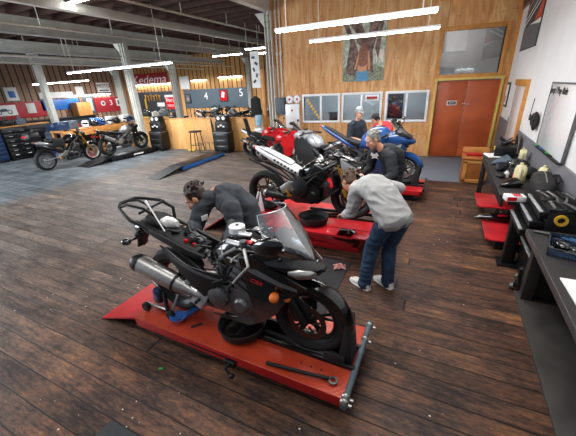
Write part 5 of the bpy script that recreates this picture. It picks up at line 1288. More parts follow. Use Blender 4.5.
# ------------------------------------------------------------------ right hand benches
e = empty('wooden_cabinet', 'low brown wooden cabinet standing before the orange doors', 'cabinet', (.7, 7.36, 0), R(0))
Ch(MB().box((0, .28, .26), (.48, .54, .5), .008).box((0, .28, .52), (.54, .6, .03), .006), 'carcass', 'cab_wood', e)
f = Ch(MB().box((-.19, -.005, .26), (.07, .03, .46), .006).box((.19, -.005, .26), (.07, .03, .46), .006).box((0, -.005, .06), (.45, .03, .08), .006).box((0, -.005, .46), (.45, .03, .07), .006), 'door_frame', 'light_wood', e)
Ch(MB().box((0, .004, .26), (.32, .015, .34), .004), 'door_panel', 'cab_wood', f)
Ch(MB().box((0, .52, .6), (.5, .06, .16), .01), 'back_rail', 'light_wood', e)
m = MB().box((0, 0, .03), (.3, .12, .06), .02).tube([(-.14, -.02, .05), (-.24, -.03, .09), (-.26, .02, .05)], .012, 8)
T(m, 'tool_roll', 'red', (.66, 7.66, .537), 'red tool roll lying on top of the low wooden cabinet', 'tool roll', R(4))  # red tool roll on the cabinet top, not a hose
e = empty('workbench', 'far dark workbench against the white wall loaded with black parts', 'workbench', (0, 0, 0))
Ch(MB().box((.98, 5.42, .78), (.56, 2.5, .045), .006), 'bench_top', 'bench_top', e)
for x, y in ((.76, 6.6), (1.2, 6.6), (1.2, 4.25)): Ch(MB().box((x, y, .38), (.08, .08, .76), .006), 'leg', 'bench_dark', e)
Ch(MB().box((.735, 5.4, .71), (.03, 2.5, .1), .004), 'front_rail', 'bench_dark', e)
Ch(MB().box((1.25, 5.42, .5), (.03, 2.4, .5), .004), 'back_board', 'bench_dark', e)
BZ = .805
T(MB().box((0, 0, .006), (.2, .34, .012), .002), 'parts_sheet', 'paper', (.83, 6.42, BZ), 'white paper sheet hanging over the far end of the dark workbench', 'paper', R(12))
e = empty('toolbox', 'black open toolbox full of tools at the far end of the workbench', 'toolbox', (1.02, 6.48, BZ), R(-12))
Ch(MB().box((0, 0, .09), (.3, .36, .18), .01), 'body', 'black_metal', e)
for k in range(4): Ch(MB().box((-.152, 0, .03 + k * .042), (.012, .3, .012), .003), 'drawer_edge', 'chrome', e)
m = MB(); rr = random.Random(9)
for k in range(9): m.tube([(rr.uniform(-.12, .12), rr.uniform(-.15, .15), .18), (rr.uniform(-.14, .14), rr.uniform(-.17, .17), .25 + rr.uniform(0, .08))], .014, 7)
Ch(m, 'tools', 'dark_metal', e); Ch(MB().lathe([(.02, -.01), (.035, -.01), (.035, .01), (.02, .01)], (-.165, -.06, .13), 'x', 16, closed=True), 'tape_roll', 'yellow', e)
T(MB().box((0, 0, .16), (.04, .28, .3), .01, rot=(0, -.1, 0)).box((-.05, 0, .015), (.16, .2, .03), .01), 'monitor', 'black_plastic', (1.2, 6.78, BZ), 'black upright screen at the far end of the workbench by the wall', 'monitor', R(-10))
m = MB(); rr = random.Random(2)
for k in range(6): m.loft([(-.07 + k * .02, 0, .03, .03, 2.2), (k * .03, 0, .07, .05, 2.4), (.1 + k * .02, 0, .03, .02, 2.2)], 12, yo=-.12 + k * .05)
T(m, 'fairing_bracket', 'board_grey', (.95, 6.0, BZ), 'blue grey plastic bracket piece on the middle of the far workbench', 'part', R(30))
def jug(loc, rz, label):
    e = empty('oil_jug', label, 'jug', loc, rz)
    Ch(MB().prism([(-.06, 0), (.06, 0), (.062, .16), (.03, .21), (-.02, .21), (-.06, .17)], -.045, .045, 'xz', .012), 'bottle', 'cream', e)
    Ch(MB().tube([(-.05, 0, .17), (-.075, 0, .14), (-.066, 0, .08)], .01, 8), 'handle', 'cream', e)
    Ch(MB().lathe([(0, .025), (.02, .025), (.022, 0), (0, 0)], (.008, 0, .21), 'z', 14), 'cap', 'cream', e); return e
jug((1.17, 5.95, BZ), R(80), 'upright cream oil jug standing farthest along the workbench')
jug((.98, 4.86, BZ), R(120), 'tilted looking cream oil jug between the black bag and small parts')
jug((1.2, 4.78, BZ), R(60), 'cream oil jug nearest the whiteboard corner behind the black bag')
m = MB()
for k in range(5): m.ball((rr.uniform(-.1, .1), rr.uniform(-.16, .16), .03), (.06, .07, .04), 10)
T(m, 'engine_part', 'dark_metal', (.88, 5.1, BZ), 'dark metal engine parts piled at the front of the far workbench', 'part')
for k, (x, y, mt, lb) in enumerate(((.86, 5.0, 'paper', 'small white cup on the far workbench near the red and white box'), (.95, 4.95, 'bright_red', 'small red cap piece on the far workbench'), (.82, 5.55, 'blue_plastic', 'small blue bottle at the front edge of the far workbench'), (1.0, 5.62, 'chrome', 'silver can in the middle of the far workbench'))):
    T(MB().lathe([(0, 0), (.03, 0), (.032, .06), (.016, .075), (.016, .09), (0, .09)], (0, 0, 0), 'z', 14), 'small_bottle', mt, (x, y, BZ), lb, 'bottle')
e = empty('duffel_bag', 'long black soft bag lying on the near end of the far workbench', 'bag', (1.13, 4.4, BZ), R(82))
b_ = MB().loft([(-.36, .02, .14, .05, 2.4), (-.3, 0, .2, .1, 2.6), (0, 0, .22, .12, 2.6), (.24, 0, .2, .11, 2.6), (.34, .02, .13, .05, 2.4)], 22); Ch(b_, 'body', 'black_matte', e)
Ch(MB().tube([(-.2, -.1, .17), (-.14, -.13, .19), (.08, -.13, .2), (.16, -.1, .18)], .012, 8), 'handle', 'black_plastic', e); Ch(MB().tube([(-.3, 0, .202), (0, 0, .223), (.24, 0, .203)], .006, 6), 'zip', 'steel', e)
T(MB().ball((0, 0, .07), (.16, .1, .06), 14).ball((.12, .03, .06), (.1, .08, .05), 12), 'folded_jacket', 'black_matte', (1.12, 5.1, BZ), 'folded black jacket farther along than the tilted cream jug on the workbench', 'jacket', R(70))
# black steel post and the white and red box on it
e = empty('steel_post_stand', 'black steel T shaped stand at the end of the far workbench', 'stand', (.9, 4.02, 0))
Ch(MB().box((0, 0, .38), (.12, .11, .76), .008), 'post', 'black_metal', e); Ch(MB().box((.04, 0, .785), (.36, .16, .05), .01), 'top_plate', 'black_metal', e); Ch(MB().box((0, 0, .012), (.22, .22, .024), .004), 'foot', 'black_metal', e)
e = T(MB().box((0, 0, .03), (.19, .12, .06), .006), 'parts_box', 'paper', (.81, 3.99, .811), 'white and red carton on top of the black steel post', 'carton', R(10))
Ch(MB().box((-.04, -.06, .03), (.09, .006, .045), .002).box((.02, 0, .0605), (.08, .1, .004), .001), 'red_print', 'bright_red', e)
# low red lift pushed under the bench, black fairing across it
e = empty('motorcycle_lift', 'low red lift table pushed under the far workbench', 'lift', (0, 0, 0))
for x0, x1, y0, y1 in ((.66, 1.2, 5.55, 6.25), (.68, 1.2, 4.3, 5.08)): Ch(MB().box(((x0 + x1) / 2, (y0 + y1) / 2, .145), (x1 - x0, y1 - y0, .02), .004).box((x0 + .01, (y0 + y1) / 2, .15), (.02, y1 - y0, .04), .004), 'deck_plate', 'lift_red', e)
Ch(MB().box((.98, 5.3, .06), (.36, 1.9, .12), .006), 'base', 'black_metal', e); Ch(MB().box((.98, 5.3, .14), (.44, .46, .012), .003), 'centre_plate', 'black_metal', e)
m = MB().loft([(-.29, .0, .02, .01, 2), (-.22, .0, .07, .055, 2.2), (0, .0, .11, .1, 2.4), (.18, 0, .13, .11, 2.4), (.27, .02, .09, .055, 2.2)], 18)
e = T(m, 'motorcycle_fairing', 'black_gloss', (.86, 5.0, .16), 'black pointed motorcycle fairing lying across the low red lift', 'fairing', R(8))
Ch(MB().prism([(-.06, .08), (-.02, .2), (.04, .1)], -.03, -.02, 'xz'), 'fin', 'black_plastic', e); Ch(MB().prism([(.06, .1), (.12, .2), (.15, .1)], -.05, -.04, 'xz'), 'fin', 'black_plastic', e); Ch(MB().box((.05, -.08, .1), (.12, .02, .03), .008), 'red_trim', 'bright_red', e); Ch(MB().box((.18, -.09, .08), (.07, .05, .06), .015), 'white_clip', 'paper', e)
# tool chest with pulled drawers
e = empty('tool_chest', 'black tool chest with chrome edged drawers pulled open behind the near bench', 'tool chest', (0, 0, 0))
Ch(MB().box((1.13, 3.72, .46), (.28, .58, .9), .01), 'body', 'black_metal', e)
for k, (z, out) in enumerate(((.86, .05), (.76, .11), (.66, .17), (.52, .02), (.36, .02))):
    d = Ch(MB().box((.99 - out / 2 + .02, 3.72, z), (.06 + out, .54, .07), .004), 'drawer', 'black_metal', e)
    Ch(MB().box((.965 - out + .02, 3.72, z + .034), (.03, .54, .016), .004), 'chrome_edge', 'silver_paint', d)
Ch(MB().lathe([(.03, -.012), (.052, -.012), (.052, .012), (.03, .012)], (1.09, 3.415, .84), 'y', 22, closed=True), 'yellow_ring', 'yellow', e)
m = MB(); rr = random.Random(12)
Ch(MB().box((1.13, 3.72, .925), (.3, .6, .03), .01), 'top_tray', 'black_metal', e)
for k in range(12):
    x, y = 1.02 + (k % 4) * .07, 3.5 + (k // 4) * .17
    q = MB().tube([(-.02, -.09, .012), (0, 0, .016), (.015, .09, .012)], [.009, .012, .008], 8).box((.015, .1, .012), (.03, .035, .014), .004)
    T(q, 'hand_tool', ('steel', 'dark_metal', 'dull_steel')[k % 3], (x, y, .942), 'small hand tool laid out on the black tool chest top', 'tool', rr.uniform(-.5, .9), 'hand tools on the tool chest')
# near bench
e = empty('workbench', 'near dark workbench with a plastic tray and white board on it', 'workbench', (0, 0, 0))
Ch(MB().box((1.05, 1.85, .725), (.42, 3.0, .05), .006), 'bench_top', 'bench_top', e)
Ch(MB().box((.845, 1.85, .715), (.02, 3.0, .06), .004), 'front_edge', 'dull_steel', e)
for y in (3.3, .5): Ch(MB().box((.97, y, .35), (.1, .1, .7), .006), 'leg', 'slab_dark', e); Ch(MB().box((1.14, y + .02, .35), (.22, .04, .7), .004), 'knee_shade', 'bench_dark', e)  # dark panel stands in for the shade inside the open bench end
Ch(MB().box((1.255, 1.9, .36), (.02, 2.8, .66), .003), 'back_board', 'bench_dark', e)
e = empty('parts_tray', 'clear blue plastic tray of black parts on the near workbench', 'tray', (1.04, 2.97, .752), R(-14))
m = frame(MB(), 0, .2, 0, .1, .006, 0, .3) if False else MB()
m.box((0, 0, .004), (.24, .34, .008), .002); m.box((-.12, 0, .035), (.008, .34, .07), .002).box((.12, 0, .035), (.008, .34, .07), .002).box((0, -.17, .035), (.24, .008, .07), .002).box((0, .17, .035), (.24, .008, .07), .002)
Ch(m, 'tub', 'tub_blue', e)
T(MB().ball((0, 0, 0), (.05, .07, .025), 12).ball((.03, -.08, 0), (.035, .05, .02), 12), 'rubber_part', 'black_gloss', (1.02, 3.0, .785), 'black rounded parts in the clear blue plastic tray', 'part', .4)
T(MB().box((0, 0, .008), (.07, .16, .012), .003), 'sandpaper_strip', 'paper', (1.14, 3.18, .752), 'narrow white strip beside the clear plastic tray', 'paper', R(55))
e = T(MB().box((0, 0, .006), (.34, .4, .012), .003), 'cutting_board', 'paper', (1.06, 2.28, .752), 'white board lying flat on the near workbench on the aisle side below the clear tray', 'board', R(2))
m = MB().tube([(0, 0, .012), (.1, -.03, .014), (.22, -.06, .012)], [.01, .009, .012], 8).ball((.23, -.062, .014), (.024, .02, .014), 10)
T(m, 'wrench', 'dull_steel', (.87, 3.28, .752), 'steel wrench lying along the far edge of the near workbench', 'wrench')
e = empty('floor_jack', 'small black floor jack below the near workbench end', 'jack', (.97, 3.55, 0), R(70))
Ch(MB().box((0, 0, .07), (.3, .1, .06), .015), 'body', 'black_metal', e); Ch(MB().tube([(-.12, 0, .09), (-.24, 0, .2), (-.34, 0, .38)], .014, 8), 'handle', 'dark_metal', e)
for x in (-.12, .12):
    for y in (-.06, .06): Ch(MB().lathe([(0, -.015), (.035, -.015), (.035, .015), (0, .015)], (x, y, .035), 'y', 14), 'caster', 'dull_steel', e)

# ------------------------------------------------------------------ along the partition
def cart(u, label, sc_=1.):
    e = empty('tool_cart', label, 'tool cart', Bw(u, -.25), BA)
    Ch(MB().box((0, 0, .4), (.56, .42, .68), .012), 'cabinet', 'black_metal', e)
    for k in range(3): d = Ch(MB().box((0, -.215, .2 + k * .2), (.5, .02, .17), .006), 'drawer', 'black_plastic', e); Ch(MB().box((0, -.235, .24 + k * .2), (.3, .02, .02), .006), 'handle', 'dull_steel', d)
    Ch(MB().box((0, .05, .9), (.5, .3, .32), .012), 'monitor_box', 'black_plastic', e); s_ = Ch(MB().box((0, -.105, .92), (.38, .012, .22), .004), 'control_panel', 'dark_metal', e)
    for k in range(3): Ch(MB().box((-.1 + k * .1, -.116, .9 + (k % 2) * .04), (.07, .008, .05), .003), 'display', 'paper', s_)
    h = Ch(MB().box((0, .06, 1.16), (.42, .26, .2), .012), 'gauge_box', 'black_plastic', e)
    for x in (-.1, .1): Ch(MB().lathe([(0, -.01), (.055, -.01), (.06, 0), (0, 0)], (x, -.072, 1.17), 'y', 18), 'gauge', 'paper', h)
    for x in (-.22, .22):
        for y in (-.15, .15): Ch(MB().lathe([(0, -.015), (.03, -.015), (.03, .015), (0, .015)], (x, y, .03), 'y', 12), 'caster', 'rubber', e)
    Ch(MB().box((0, 0, .7), (.6, .46, .03), .006), 'work_top', 'dull_steel', e)
    return e
cart(-9.62, 'black tool cart with dials at the left end of the plywood partition')
cart(-6.76, 'black tool cart with dials near the right end of the plywood partition')
T(MB().prism([(-.02, 0), (.06, .0), (.03, .9), (-.03, 1.16), (-.05, 1.1)], -.02, .02, 'xz', .005), 'hanging_strap', 'black_matte', Bw(-7.3, -.06, 0), 'black strap hanging beside the right tool cart on the plywood', 'strap', BA)
e = empty('shop_stool', 'tall black stool standing against the plywood partition', 'stool', Bw(-7.9, -.3), BA)
Ch(MB().box((0, 0, .72), (.36, .32, .05), .015), 'seat', 'black_matte', e)
for x in (-1, 1):
    for y in (-1, 1): Ch(MB().tube([(x * .13, y * .11, .7), (x * .19, y * .16, .0)], .016, 8), 'leg', 'black_metal', e)
Ch(MB().tube([(-.17, -.14, .25), (.17, -.14, .25), (.17, .14, .25), (-.17, .14, .25)], .01, 8, closed=True), 'foot_ring', 'black_metal', e)
e = empty('floor_squeegee', 'yellow handled squeegee leaning on the plywood partition', 'squeegee', Bw(-8.24, -.1), BA)
Ch(MB().tube([(0, -.12, .06), (0, .02, 1.0)], .016, 8), 'handle', 'yellow', e); Ch(MB().box((0, -.13, .04), (.3, .04, .06), .01), 'head', 'yellow', e); Ch(MB().box((0, .01, .98), (.1, .03, .1), .02), 'grip', 'yellow', e)
e = empty('ramp_lift', 'low black and blue ramp lift standing on the open floor', 'lift', (-6.78, 7.2, 0), R(3))
Ch(MB().box((0, .2, .11), (.5, 2.1, .03), .006), 'deck', 'dark_metal', e); Ch(MB().prism([(-1.75, 0), (-1.75, .01), (-.9, .125), (-.9, .1)], -.21, .21, 'yz'), 'ramp', 'dark_metal', e)
for s in (-1, 1): Ch(MB().box((s * .24, .2, .07), (.03, 2.1, .1), .006), 'side_rail', 'blue_plastic', e)
Ch(MB().box((0, .2, .025), (.4, 2.0, .05), .006), 'base', 'black_metal', e); Ch(MB().box((.1, -.85, .12), (.3, .12, .04), .01), 'hinge_block', 'black_metal', e)
e = empty('bicycle_rack', 'small black rack of curved rods at the far end of the blue ramp lift', 'rack', (-7.5, 8.68, 0), BA)
Ch(MB().tube([(-.35, 0, .02), (.35, 0, .02)], .016, 8), 'base_bar', 'black_metal', e)
for k in range(4): Ch(MB().tube([(-.27 + k * .18, 0, .02), (-.23 + k * .18, -.02, .2), (-.2 + k * .18, -.06, .36), (-.25 + k * .18, -.14, .4)], .014, 8), 'rod', 'dull_steel', e)
e = empty('ramp_lift', 'long black lift ramp under the silver tanked motorcycle', 'lift', (-10.12, 7.5, 0), R(-2))
Ch(MB().box((0, .05, .15), (.62, 1.9, .03), .006), 'deck', 'dark_metal', e); Ch(MB().prism([(-1.7, 0), (-1.7, .01), (-.85, .165), (-.85, .14)], -.31, .31, 'yz'), 'ramp', 'dark_metal', e)
for s in (-1, 1): Ch(MB().box((s * .31, .05, .09), (.02, 1.9, .12), .004), 'side_rail', 'black_metal', e)
Ch(MB().box((0, .05, .03), (.5, 1.7, .06), .006), 'base', 'black_metal', e); Ch(MB().box((.322, .15, .09), (.006, .4, .05), .001), 'side_decal', 'paper', e)
e = empty('water_cooler', 'blue water bottle on a white cooler beside the pale end column', 'water cooler', Bw(-5.36, -.22), BA)
Ch(MB().box((0, 0, .42), (.26, .26, .84), .02), 'cabinet', 'white_gloss', e)
Ch(MB().lathe([(0, .84), (.04, .84), (.05, .88), (.12, .93), (.125, .98), (.118, 1.0), (.125, 1.02), (.125, 1.2), (.11, 1.25), (0, 1.26)], (0, 0, 0), 'z', 22), 'water_bottle', 'jug_blue', e)
o = MB().box((0, 0, 1.3), (.12, .12, 2.6), .006).build('trim_13', M['light_wood']); struct(onB(o, -5.22, .0))
o = T(MB().box((0, 0, 0), (.3, .012, 1.05), .002), 'hanging_chart', 'paper', Bw(-5.42, -.06, 2.6), 'white hanging chart with dark sketches left of the pale end column', 'chart', BA)
for k in range(5): Ch(MB().box((-.05 + (k % 2) * .09, -.008, .35 - k * .17), (.12, .004, .07), .01, rot=(0, k * .6, 0)), 'sketch', ('blue_dark', 'text_black', 'board_grey')[k % 3], o)

# ------------------------------------------------------------------ far workshop boards
def board(n, mt, loc, size, label, cat='sign', rz=0.): return T(MB().box((0, 0, 0), size, .004), n, mt, loc, label, cat, rz)
FY = 17.32
b45 = board('bay_board', 'board_grey', (-13.68, FY, 1.55), (5.2, .05, 1.16), 'long grey wall board with white numbers four and five')
text('number', '4', .62, M['text_white'], b45, (-.72, -.03, .14), (R(90), 0, 0), .006); text('number', '5', .62, M['text_white'], b45, (2.05, -.03, .26), (R(90), 0, 0), .006)
o = board('framed_poster', 'text_black', (-12.95, FY - .05, 1.7), (.62, .04, .72), 'red framed poster on the grey board between the two numbers', 'poster'); Ch(MB().box((0, -.025, 0), (.5, .01, .6)), 'print', 'bright_red', o); Ch(MB().box((-.02, -.034, .05), (.22, .01, .34), .01, rot=(0, .3, 0)), 'motif', 'text_white', o)
o = board('framed_poster', 'text_black', (-15.95, FY - .05, 1.58), (.48, .04, .6), 'small dark framed poster left of the number four', 'poster'); Ch(MB().box((0, -.025, 0), (.34, .01, .46)), 'print', 'board_grey', o); Ch(MB().box((.02, -.034, -.03), (.14, .01, .16)), 'motif', 'rag_pink', o)
board('wall_card', 'paper', (-16.1, FY, 2.58), (.75, .05, .78), 'blank white panel on the board wall above the small dark poster', 'panel')
bb = board('tool_board', 'board_black', (-19.2, FY, 1.4), (4.4, .05, 1.42), 'black pegboard with yellow tools under the red banner', 'pegboard')
for k in range(6): T(MB().box((0, 0, 0), (.08, .04, .38), .01).box((0, 0, .17), (.2, .04, .08), .01), 'spanner', 'gold', (-20.0 + k * .28, FY - .043, 1.72 - .05 * (k % 2)), 'yellow spanner hung on the black pegboard', 'tool', 0, 'yellow spanners on the pegboard')
T(MB().box((0, 0, 0), (.14, .04, .7), .02), 'spanner', 'yellow', (-20.1, FY - .043, 1.3), 'long yellow tool at the left of the black pegboard', 'tool')
o = board('sale_sign', 'bright_red', (-17.62, FY - .047, 1.4), (.9, .04, .92), 'red sign with white lettering on the black pegboard'); Ch(MB().box((0, -.025, .4), (.9, .01, .14)), 'white_band', 'paper', o)
text('lettering', 'PARTS', .26, M['text_white'], o, (0, -.028, .08), (R(90), 0, 0)); text('lettering', 'TOOLS', .2, M['text_white'], o, (0, -.028, -.24), (R(90), 0, 0))
o = T(MB().box((0, 0, 0), (.7, .03, .26), .01), 'white_tag', 'paper', (-18.6, FY - .038, 1.25), 'white label plate left of the red sign on the pegboard', 'label')
o = board('wall_banner', 'board_red', (-19.3, FY, 2.95), (3.5, .05, .76), 'red wall banner with white script lettering', 'banner')
text('lettering', 'Kedema', .82, M['text_white'], o, (-.1, -.03, -.05), (R(90), 0, 0), .006, shear=.25, sx=1.25)
WX = -21.97; RZ = R(90)
o = board('bay_board', 'board_red', (WX, 15.7, 1.43), (2.2, .05, .96), 'red wall board with the white number three', 'sign', RZ)
text('number', '3', .5, M['text_white'], o, (.12, -.03, .1), (R(90), 0, 0), .006); Ch(MB().box((.72, -.03, .1), (.36, .012, .5), .01), 'white_card', 'paper', o); Ch(MB().lathe([(0, -.05), (.15, -.05), (.17, -.03), (0, -.03)], (-.5, 0, .1), 'y', 20), 'round_badge', 'paper', o); Ch(MB().lathe([(0, -.06), (.09, -.06), (.09, -.05), (0, -.05)], (-.5, 0, .1), 'y', 18), 'badge_centre', 'board_grey', o); Ch(MB().box((.74, -.04, .1), (.2, .01, .3), .02), 'card_print', 'text_black', o)
o = board('framed_sign', 'paper', (WX, 15.55, 2.56), (.95, .05, .62), 'white framed sign with black letters above the red number three board', 'sign', RZ); text('lettering', 'MOTO', .32, M['text_black'], o, (0, -.03, .08), (R(90), 0, 0), .006); Ch(MB().box((0, -.03, -.2), (.7, .012, .08)), 'line', 'board_grey', o)
board('wall_board', 'board_grey', (WX, 14.2, 1.5), (.7, .05, 1.1), 'dark grey panel left of the red number three board', 'panel', RZ)
o = board('document_frame', 'steel_paint', (WX + .038, 14.25, 1.5), (.34, .03, .8), 'pale narrow notice on the dark grey panel', 'notice', RZ)
board('wall_card', 'paper', (WX, 13.8, 2.35), (.5, .05, .6), 'white square panel on the dark board wall', 'panel', RZ)
board('wall_banner', 'blue_plastic', (WX, 12.4, 1.65), (2.3, .05, .6), 'blue banner on the side wall left of the wooden crate', 'banner', RZ)
board('wall_banner', 'paper', (WX, 12.3, 2.2), (2.0, .05, .34), 'pale banner hung above the blue banner', 'banner', RZ)
o = T(MB().box((0, 0, 0), (.9, .7, .8), .01), 'wooden_crate', 'light_wood', (-21.5, 13.3, 1.3), 'plywood crate up on the bench before the dark side wall', 'crate', RZ)
board('wall_board', 'board_red', (WX, 9.55, 1.48), (3.7, .05, .86), 'long red board on the side wall at the far left', 'sign', RZ)
o = board('motorcycle_poster', 'paper', (WX + .042, 9.3, 1.52), (1.2, .03, .55), 'white poster of a motorcycle on the long red board', 'poster', RZ); Ch(MB().lathe([(.08, -.02), (.12, -.02), (.12, -.015), (.08, -.015)], (-.25, 0, -.08), 'y', 16, closed=True), 'wheel_print', 'blue_dark', o); Ch(MB().lathe([(.08, -.02), (.12, -.02), (.12, -.015), (.08, -.015)], (.25, 0, -.08), 'y', 16, closed=True), 'wheel_print', 'blue_dark', o); Ch(MB().prism([(-.2, -.05), (.2, -.05), (.1, .1), (-.15, .08)], -.022, -.015, 'xz'), 'bike_print', 'blue_dark', o)
board('document_frame', 'steel_paint', (WX + .038, 10.65, 1.55), (.45, .03, .55), 'grey notice at the right end of the long red board', 'notice', RZ)
o = board('framed_picture', 'paper', (WX, 9.95, 2.35), (.6, .04, .7), 'white framed picture with a blue print above the long red board', 'picture', RZ); Ch(MB().box((0, -.025, -.02), (.32, .01, .34), .02), 'blue_print', 'blue_plastic', o)
# ------------------------------------------------------------------ benches and clutter on the left
e = empty('work_counter', 'wooden edged work counter behind the two far motorcycles', 'counter', (-12.15, 8.2, 0), R(90))
Ch(MB().box((0, 0, .97), (3.7, .6, .05), .006), 'counter_top', 'light_wood', e); Ch(MB().box((0, -.3, .86), (3.6, .04, .2), .006), 'front_rail', 'light_wood', e)
for x in (-1.76, -.4, .9, 1.76):
    for y in (-.26, .26): Ch(MB().box((x, y, .48), (.09, .09, .95), .006), 'leg', 'light_wood', e)
Ch(MB().box((0, .26, .45), (3.4, .03, .8), .004), 'back_panel', 'bench_dark', e); Ch(MB().box((0, 0, .2), (3.4, .5, .03), .004), 'lower_shelf', 'bench_dark', e)
CZ = .997
def helmet(loc, rz, mt, label):
    e = empty('helmet', label, 'helmet', loc, rz)
    Ch(MB().loft([(-.13, .07, .17, .05, 2.2), (-.1, .02, .23, .1, 2.3), (0, .0, .26, .125, 2.4), (.08, .0, .24, .115, 2.3), (.13, .02, .14, .07, 2.2)], 20), 'shell', mt, e)
    Ch(MB().loft([(.06, .11, .19, .118, 2.4), (.11, .11, .185, .098, 2.4), (.135, .12, .17, .05, 2.2)], 16), 'visor', 'black_gloss', e); return e
cl = [('white_gloss', 'white'), ('black_gloss', 'black'), ('blue_gloss', 'blue'), ('silver_paint', 'silver'), ('black_plastic', 'matt black'), ('white_paint', 'off white'), ('blue_dark', 'dark blue'), ('board_grey', 'grey')]
ys = [7.4, 7.72, 8.04, 8.36, 8.68, 9.0, 9.32, 9.64]
for k, y in enumerate(ys): helmet((-12.02, y, CZ), R(-20 + (k % 3) * 20), cl[k][0], '%s motorcycle helmet on the wooden counter, %s from its near end' % (cl[k][1], ['first', 'second', 'third', 'fourth', 'fifth', 'sixth', 'seventh', 'eighth'][k]))
for k, (y, mt, lb) in enumerate(((6.65, 'blue_dark', 'dark blue case at the near end of the wooden counter'), (7.0, 'board_grey', 'grey blue case second on the wooden counter'), (8.05, 'blue_plastic', 'bright blue box at the back of the wooden counter'), (8.7, 'white_paint', 'white box at the back of the wooden counter'), (9.3, 'steel_paint', 'pale grey box at the back of the wooden counter'))):
    o = T(MB().box((0, 0, .14), (.34, .3, .28), .02), 'storage_case', mt, (-12.2 - (.12 if k > 1 else 0), y, CZ), lb, 'case', R(90)); Ch(MB().box((0, -.155, .2), (.12, .02, .03), .006), 'clasp', 'dull_steel', o)
rr = random.Random(21)
for k in range(10): T(MB().loft([(-.09, 0, .05, .02, 2.2), (0, 0, .12 + rr.uniform(0, .08), .05, 2.4), (.1, 0, .04, .02, 2.2)], 12), 'spare_fairing', ('white_gloss', 'black_gloss', 'blue_gloss', 'silver_paint', 'black_plastic')[k % 5], (-12.1, 6.9 + k * .26, .216), 'small loose fairing piece on the low shelf of the wooden counter', 'fairing', rr.uniform(0, 3), 'loose fairing pieces on the low shelf')
T(MB().lathe([(0, 0), (.13, 0), (.13, .3), (.05, .34), (.05, .38), (0, .38)], (0, 0, 0), 'z', 16), 'fuel_can', 'bright_red', (-11.6, 7.1, 0), 'red fuel can on the floor under the wooden counter', 'can')
# tool boxes at the left edge
def chest(x, y, w_, h_, n, mt, label, rz=R(90), cols=1):
    e = empty('tool_chest', label, 'tool chest', (x, y, 0), rz)
    Ch(MB().box((0, 0, h_ / 2 + .04), (w_, .5, h_ - .06), .01), 'body', mt, e); Ch(MB().box((0, 0, .03), (w_ * .9, .44, .06), .006), 'plinth', 'black_metal', e)
    for i in range(cols):
        for k in range(n):
            d = Ch(MB().box(((i + .5) * w_ / cols - w_ / 2, -.26, .12 + (k + .5) * (h_ - .16) / n), (w_ / cols - .04, .03, (h_ - .16) / n - .025), .006), 'drawer', mt, e)
            Ch(MB().tube([((i + .5) * w_ / cols - w_ / 2 - .06, -.29, .12 + (k + .5) * (h_ - .16) / n), ((i + .5) * w_ / cols - w_ / 2 + .06, -.29, .12 + (k + .5) * (h_ - .16) / n)], .014, 6), 'handle', 'steel', d)
    return e
chest(-14.3, 5.2, .8, 1.0, 6, M['blue_dark'], 'blue tool chest with drawers at the far left edge')
chest(-14.3, 6.05, .8, 1.14, 6, M['black_metal'], 'black tool chest with rows of drawers beside the blue chest', cols=2)
chest(-14.3, 6.9, .8, 1.0, 5, M['black_metal'], 'black tool chest with rows of drawers nearest the far left column', cols=2)
T(MB().box((0, 0, .012), (2.5, .55, .04), .006), 'shelf_board', 'light_wood', (-14.3, 6.0, 1.17), 'wooden board resting across the far left tool chests', 'board', R(90))
for k, (y, mt, lb) in enumerate(((5.5, 'white_paint', 'white machine on the board over the tool chests'), (5.95, 'dark_metal', 'dark machine on the board over the tool chests'), (6.4, 'board_grey', 'grey box on the board over the tool chests'))): T(MB().box((0, 0, .1), (.3, .26, .2), .03).lathe([(0, .2), (.06, .2), (.05, .3), (0, .3)], (0, 0, 0), 'z', 12), 'bench_machine', mt, (-14.25, y, 1.205), lb, 'machine', R(80))
for k, (y, z, mt, lb) in enumerate(((7.0, 0, 'blue_dark', 'dark blue storage trunk bottom of the stack by the left column'), (7.0, .45, 'board_grey', 'grey blue trunk topmost of the stack by the left column'), (7.7, 0, 'black_plastic', 'black trunk bottom right of the trunk stack'), (7.7, .45, 'blue_dark', 'navy trunk topmost right of the trunk stack'))):
    o = T(MB().box((0, 0, .22), (.62, .45, .44), .03), 'travel_case', mt, (-13.3, y, z), lb, 'trunk', R(90)); Ch(MB().box((0, -.235, .3), (.2, .02, .05), .008), 'latch', 'dull_steel', o); Ch(MB().box((0, 0, .36), (.64, .47, .03), .008), 'lid_seam', 'black_plastic', o)
o = T(MB().box((0, 0, 0), (.48, .02, .46), .003), 'notice_sheet', 'paper', (-13.055, 7.3, .62), 'white printed sheet hung on the trunk stack', 'notice', R(90))
for k in range(4): Ch(MB().box((0, -.012, .15 - k * .09), (.36, .004, .014)), 'printed_line', 'board_grey', o)
T(MB().box((0, 0, .12), (.5, .34, .24), .03), 'storage_case', 'blue_dark', (-13.3, 7.05, .905), 'small navy case on top of the trunk stack', 'case', R(90)); T(MB().box((0, 0, .09), (.3, .3, .18), .03), 'storage_case', 'bright_red', (-13.3, 7.75, .905), 'small red case on top of the trunk stack', 'case', R(95))
